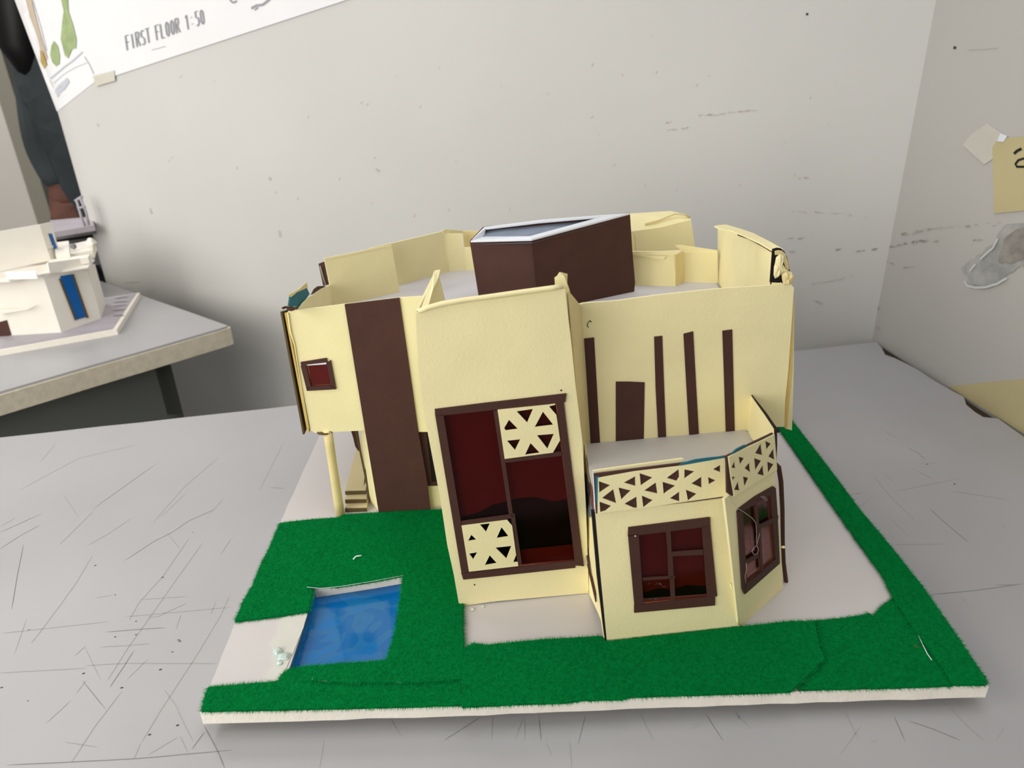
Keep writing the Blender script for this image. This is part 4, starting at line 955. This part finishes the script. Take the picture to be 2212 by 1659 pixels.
tpA = wall_sheet('tape_strip', [(204, 164), (250, 152), (252, 174), (211, 186)], TAPE, lift=.0028, div=4)
tag(tpA, 'yellowish tape joining the two drawing sheets at their lower edge', 'tape')
# pin marks and scuffs on the back wall
def dashes(pts, w, n, jx=2.0):
    """a broken smear: short uneven strokes along a line (pixels of the wall region)"""
    out_ = []
    for k in range(n):
        t = random.random()*(len(pts)-1); a_ = int(t); f_ = t-a_
        x = pts[a_][0]+(pts[a_+1][0]-pts[a_][0])*f_; y = pts[a_][1]+(pts[a_+1][1]-pts[a_][1])*f_
        dx = pts[a_+1][0]-pts[a_][0]; dy = pts[a_+1][1]-pts[a_][1]; L_ = math.hypot(dx, dy) or 1
        l = random.uniform(3, 11); y += random.gauss(0, jx)
        out_.append(([(x, y), (x+dx/L_*l, y+dy/L_*l)], w*random.uniform(.4, 1.1)))
    return out_
sm = lambda p: zm(1400, 100, 2.724, p)
scf = dashes(sm([(290, 410), (400, 400), (520, 385), (610, 378)]), 2.2, 26, 1.0)+dashes(sm([(90, 495), (230, 480)]), 2, 6, .8)+dashes(sm([(90, 450), (135, 447)]), 2.4, 3, .6)
scf += dashes(sm([(885, 775), (925, 775)]), 3, 3, .6)+dashes(sm([(840, 970), (1130, 985), (1330, 1010)]), 1.6, 16, 1.5)+dashes(sm([(790, 1130), (910, 1130)]), 2, 6, 1)
scf += dashes(sm([(1090, 1195), (1120, 1195)]), 3.5, 4, .8)+dashes(sm([(1210, 1210), (1330, 1195)]), 2.8, 12, 1)+dashes(sm([(960, 1400), (1190, 1355)]), 2, 12, 1.2)+dashes(sm([(830, 1210), (870, 1208)]), 3, 3, .8)+dashes(sm([(970, 1490), (1030, 1515)]), 2.5, 4, 1)
scf += [([(580, 384), (586, 388)], 6), ([(210, 268), (214, 273)], 4), ([(324, 450), (328, 462)], 4), ([(603, 498), (606, 512)], 5), ([(812, 365), (820, 370)], 5)]
for _ in range(40):
    x = random.uniform(320, 1850); y = random.uniform(60, 480); scf.append(([(x, y), (x+random.uniform(-5, 5), y+random.uniform(2, 7))], random.uniform(.8, 2)))
wrib('wall_scuffs', scf, SCUFFB, wall_back, .0004)['kind'] = 'stuff'
wrib('wall_specks', [([(1741, 30), (1746, 31)], 5), ([(2062, 102), (2062, 103)], 1)], STAPLE, wall_back, .0005)['kind'] = 'stuff'
def wribR(name, lines, m_, parent, lift=.0006):
    VS = []; FS = []
    for pts, w in lines:
        k = len(VS)
        for i, (x, y) in enumerate(pts):
            x0, y0 = pts[max(0, i-1)]; x1, y1 = pts[min(len(pts)-1, i+1)]; L_ = math.hypot(x1-x0, y1-y0) or 1
            sx, sy = -(y1-y0)/L_*w/2, (x1-x0)/L_*w/2
            VS += [onR(x+sx, y+sy)+nR*lift, onR(x-sx, y-sy)+nR*lift]
        for i in range(len(pts)-1): FS.append((k+2*i, k+2*i+1, k+2*i+3, k+2*i+2))
    return obj(name, VS, FS, m_, parent)
scr = dashes(sm([(1345, 1195), (1500, 1165)]), 3, 16, 1.2)+dashes(sm([(1480, 1108), (1640, 1080)]), 3, 14, 1.5)+dashes(sm([(1600, 1082), (2080, 1040)]), 1.6, 26, 2.5)+dashes(sm([(1500, 1162), (1600, 1146), (1720, 1146)]), 4, 18, .8)
scr += dashes(sm([(1370, 1262), (1430, 1278)]), 3.5, 6, 1)+dashes(sm([(1490, 1300), (1560, 1300)]), 2.5, 5, 1)+dashes(sm([(1900, 1140), (1950, 1135)]), 3, 4, 1)+[([(2090, 108), (2120, 107), (2156, 104)], 1.4), ([(1894, 663), (1899, 667)], 6), ([(1870+24, 706), (1876+24, 709)], 5)]
wribR('wall_scuffs', scr, SCUFF, wall_right)['kind'] = 'stuff'
wribR('wall_specks', [([(2061, 102), (2066, 104)], 6)], STAPLE, wall_right)['kind'] = 'stuff'
def rcard(name, px, t, m_, parent=None, lift=.0, amp=0, seed=1):
    P = [onR(x, y) for x, y in px]
    if amp: P = rough_edge(P, amp, .004, seed)
    return obj(name, *slab(P, t, n=nR, lift=lift), m_, parent)
rcard('broken_plaster', zm(1700, 500, 3.318, [(1699, -60), (1560, -40), (1500, 60), (1400, 160), (1320, 200), (1250, 260), (1310, 350), (1330, 390), (1440, 400), (1530, 370), (1600, 300), (1800, 200), (1900, -60)]), .002, PLASTER, wall_right, lift=.0008, amp=.0016, seed=5)
rcard('broken_plaster', zm(1700, 500, 3.318, [(1560, 60), (1600, 20), (1720, -40), (1900, -60), (1850, 160), (1700, 200), (1600, 230), (1520, 220)]), .002, PLASTB, wall_right, lift=.0012, amp=.0012, seed=6)
wribR('plaster_rim', [([(2088, 607), (2095, 617), (2112, 621), (2135, 620), (2160, 612), (2180, 600)], 5), ([(2122, 560), (2135, 548), (2150, 535), (2160, 515)], 4), ([(2100, 585), (2112, 570)], 4)], RIMW, wall_right, .0024)
nt_ = rcard('note_card', [(2146, 318), (2152, 308), (2160, 300), (2330, 282), (2335, 440), (2212, 455), (2150, 461)], .0006, NOTE, None, lift=.0012)
tag(nt_, 'yellow card with black handwriting fixed to the right wall', 'note')
wribR('handwriting', [([(2194, 332), (2200, 326), (2210, 321)], 6), ([(2240, 352), (2215, 342), (2203, 346), (2197, 354), (2200, 360), (2216, 360), (2240, 358)], 5)], MARK, nt_, .0016)
cc_ = rcard('wall_card', [(2049, 835), (2130, 826), (2330, 808), (2330, 1010), (2212, 936), (2150, 897), (2085, 858)], .0008, NOTE, None, lift=.0008)
tag(cc_, 'plain yellow card on the right wall just above the table edge', 'card')
tp_ = rcard('tape_piece', [(2081, 313), (2100, 290), (2134, 266), (2179, 298), (2160, 312), (2146, 343), (2128, 355)], .0004, TAPER, None, lift=.0008)
tag(tp_, 'folded translucent tape piece on the right wall beside the yellow card', 'tape')
tp2 = rcard('tape_piece', [(2165, 288), (2180, 293), (2172, 306), (2158, 305)], .0006, RIM, None, lift=.0020)
tag(tp2, 'tiny white tape corner holding the handwritten yellow card', 'tape')

# ------------------------------------------------------------------ seated person beyond the wall end
def person():
    Y = 1.55
    pz = lambda x, y, yy=Y: plane(x, y, V((0, yy, 0)), V((0, 1, 0)))
    sh = pz(150, 150); hipx = sh.x+.02
    root = V((sh.x+.05, Y+.05, 0))
    pe = empty('person', root, 'person in charcoal clothes seated beyond the rounded wall end', 'person')
    S = sh.z
    ctr = sh.x+.03
    def skin(name, verts, edges, rad, m_, parent, sub=2):
        o_ = V(verts[0])
        me = bpy.data.meshes.new(name); me.from_pydata([tuple(V(v)-o_) for v in verts], edges, []); me.materials.append(m_)
        ob = bpy.data.objects.new(name, me); COL.objects.link(ob); ob.parent = parent; ob.location = o_-WL[parent]; WL[ob] = o_
        ob.modifiers.new('skin', 'SKIN'); 
        for i, r in enumerate(rad): me.skin_vertices[0].data[i].radius = r if isinstance(r, tuple) else (r, r)
        me.skin_vertices[0].data[0].use_root = True
        s_ = ob.modifiers.new('sub', 'SUBSURF'); s_.levels = sub; s_.render_levels = sub
        return ob
    el = pz(96, 318); wr1 = pz(132, 408, Y-.02); hd = pz(142, 455, Y-.04)
    shl = pz(78, 150)
    v = [(ctr, Y+.05, .50), (ctr, Y+.04, .72), (ctr, Y+.02, .92), (ctr, Y+.01, S+.02), (ctr, Y, S+.10), (ctr, Y-.02, S+.20), (ctr, Y-.02, S+.31),
         tuple(shl), tuple(el), tuple(wr1), (ctr+.19, Y+.02, S-.02), (ctr+.24, Y, S-.26), (ctr+.27, Y-.18, .80),
         (ctr-.10, Y+.02, .48), (ctr-.12, Y-.40, .47), (ctr-.12, Y-.42, .08), (ctr+.10, Y+.02, .48), (ctr+.12, Y-.40, .47), (ctr+.12, Y-.42, .08), (ctr-.12, Y-.55, .04), (ctr+.12, Y-.55, .04)]
    e = [(0, 1), (1, 2), (2, 3), (3, 4), (4, 5), (5, 6), (3, 7), (7, 8), (8, 9), (3, 10), (10, 11), (11, 12), (0, 13), (13, 14), (14, 15), (0, 16), (16, 17), (17, 18), (15, 19), (18, 20)]
    r = [(.15, .11), (.14, .10), (.16, .11), (.12, .08), .05, .085, .075, .055, .048, .032, .055, .045, .032, .085, .06, .04, .085, .06, .04, .035, .035]
    body = skin('body', v, e, r, CLOTH, pe)
    # head of its own colour over the neck, with face and hair
    hc = V((ctr, Y-.02, S+.25))
    blob('head', hc, .1, SKIN, pe, (.78, .9, 1.15), 1)
    hh = blob('hair', hc+V((0, .025, .02)), .11, HAIR, pe, (.86, .92, 1.15), 2)
    tube('hair_length', [hc+V((-.06, .03, .02)), hc+V((-.09, .0, -.10)), hc+V((-.10, -.02, -.20)), hc+V((-.09, -.02, -.27))], [.05, .05, .045, .02], HAIR, pe, 10)
    for s in (-1, 1):
        blob('eye', hc+V((.03*s, -.085, .005)), .011, RIM, pe, (1.2, .6, .7), 3)
        blob('ear', hc+V((.08*s, -.0, 0)), .02, SKIN, pe, (.4, .8, 1.3), 3)
    blob('nose', hc+V((0, -.10, -.02)), .014, SKIN, pe, (.8, 1, 1.4), 3)
    blob('mouth', hc+V((0, -.088, -.055)), .018, REDC, pe, (1.2, .4, .35), 3)
    # hands
    for a_, b_ in ((V(wr1), V(hd)), (V((ctr+.27, Y-.18, .80)), V((ctr+.22, Y-.25, .785)))):
        d = (b_-a_).normalized(); s = d.cross(V((0, 0, 1))).normalized(); u = s.cross(d)
        vv = [tuple(a_-d*.03), tuple(a_+d*.02), tuple(a_+d*.07)]; ee = [(0, 1), (1, 2)]; rr = [.028, (.032, .02), (.036, .018)]
        for k, (off_, ln) in enumerate(((-.03, .06), (-.01, .075), (.01, .07), (.028, .055))):
            i = len(vv); vv += [tuple(a_+d*.08+s*off_), tuple(a_+d*(.08+ln*.5)+s*off_-u*.006), tuple(a_+d*(.08+ln)+s*off_*.95-u*.018)]
            ee += [(2, i), (i, i+1), (i+1, i+2)]; rr += [.010, .009, .0075]
        i = len(vv); vv += [tuple(a_+d*.03+s*-.035), tuple(a_+d*.065+s*-.055-u*.01)]; ee += [(1, i), (i, i+1)]; rr += [.011, .009]
        skin('hand', vv, ee, rr, SKIN, pe, 2)
    return pe, ctr, Y
pe, pcx, pY = person()
stl = empty('stool', (pcx, pY+.05, 0), 'dark stool under the seated person in charcoal clothes', 'stool')
obj('seat', *slab([V((pcx+math.cos(i*math.pi/10)*.17, pY+.05+math.sin(i*math.pi/10)*.17, .36)) for i in range(20)], .03, n=(0, 0, 1)), BLK, stl)
for i in range(4):
    a_ = math.pi/4+i*math.pi/2
    tube('leg', [(pcx+math.cos(a_)*.11, pY+.05+math.sin(a_)*.11, .33), (pcx+math.cos(a_)*.16, pY+.05+math.sin(a_)*.16, 0)], .013, METAL, stl, 8)
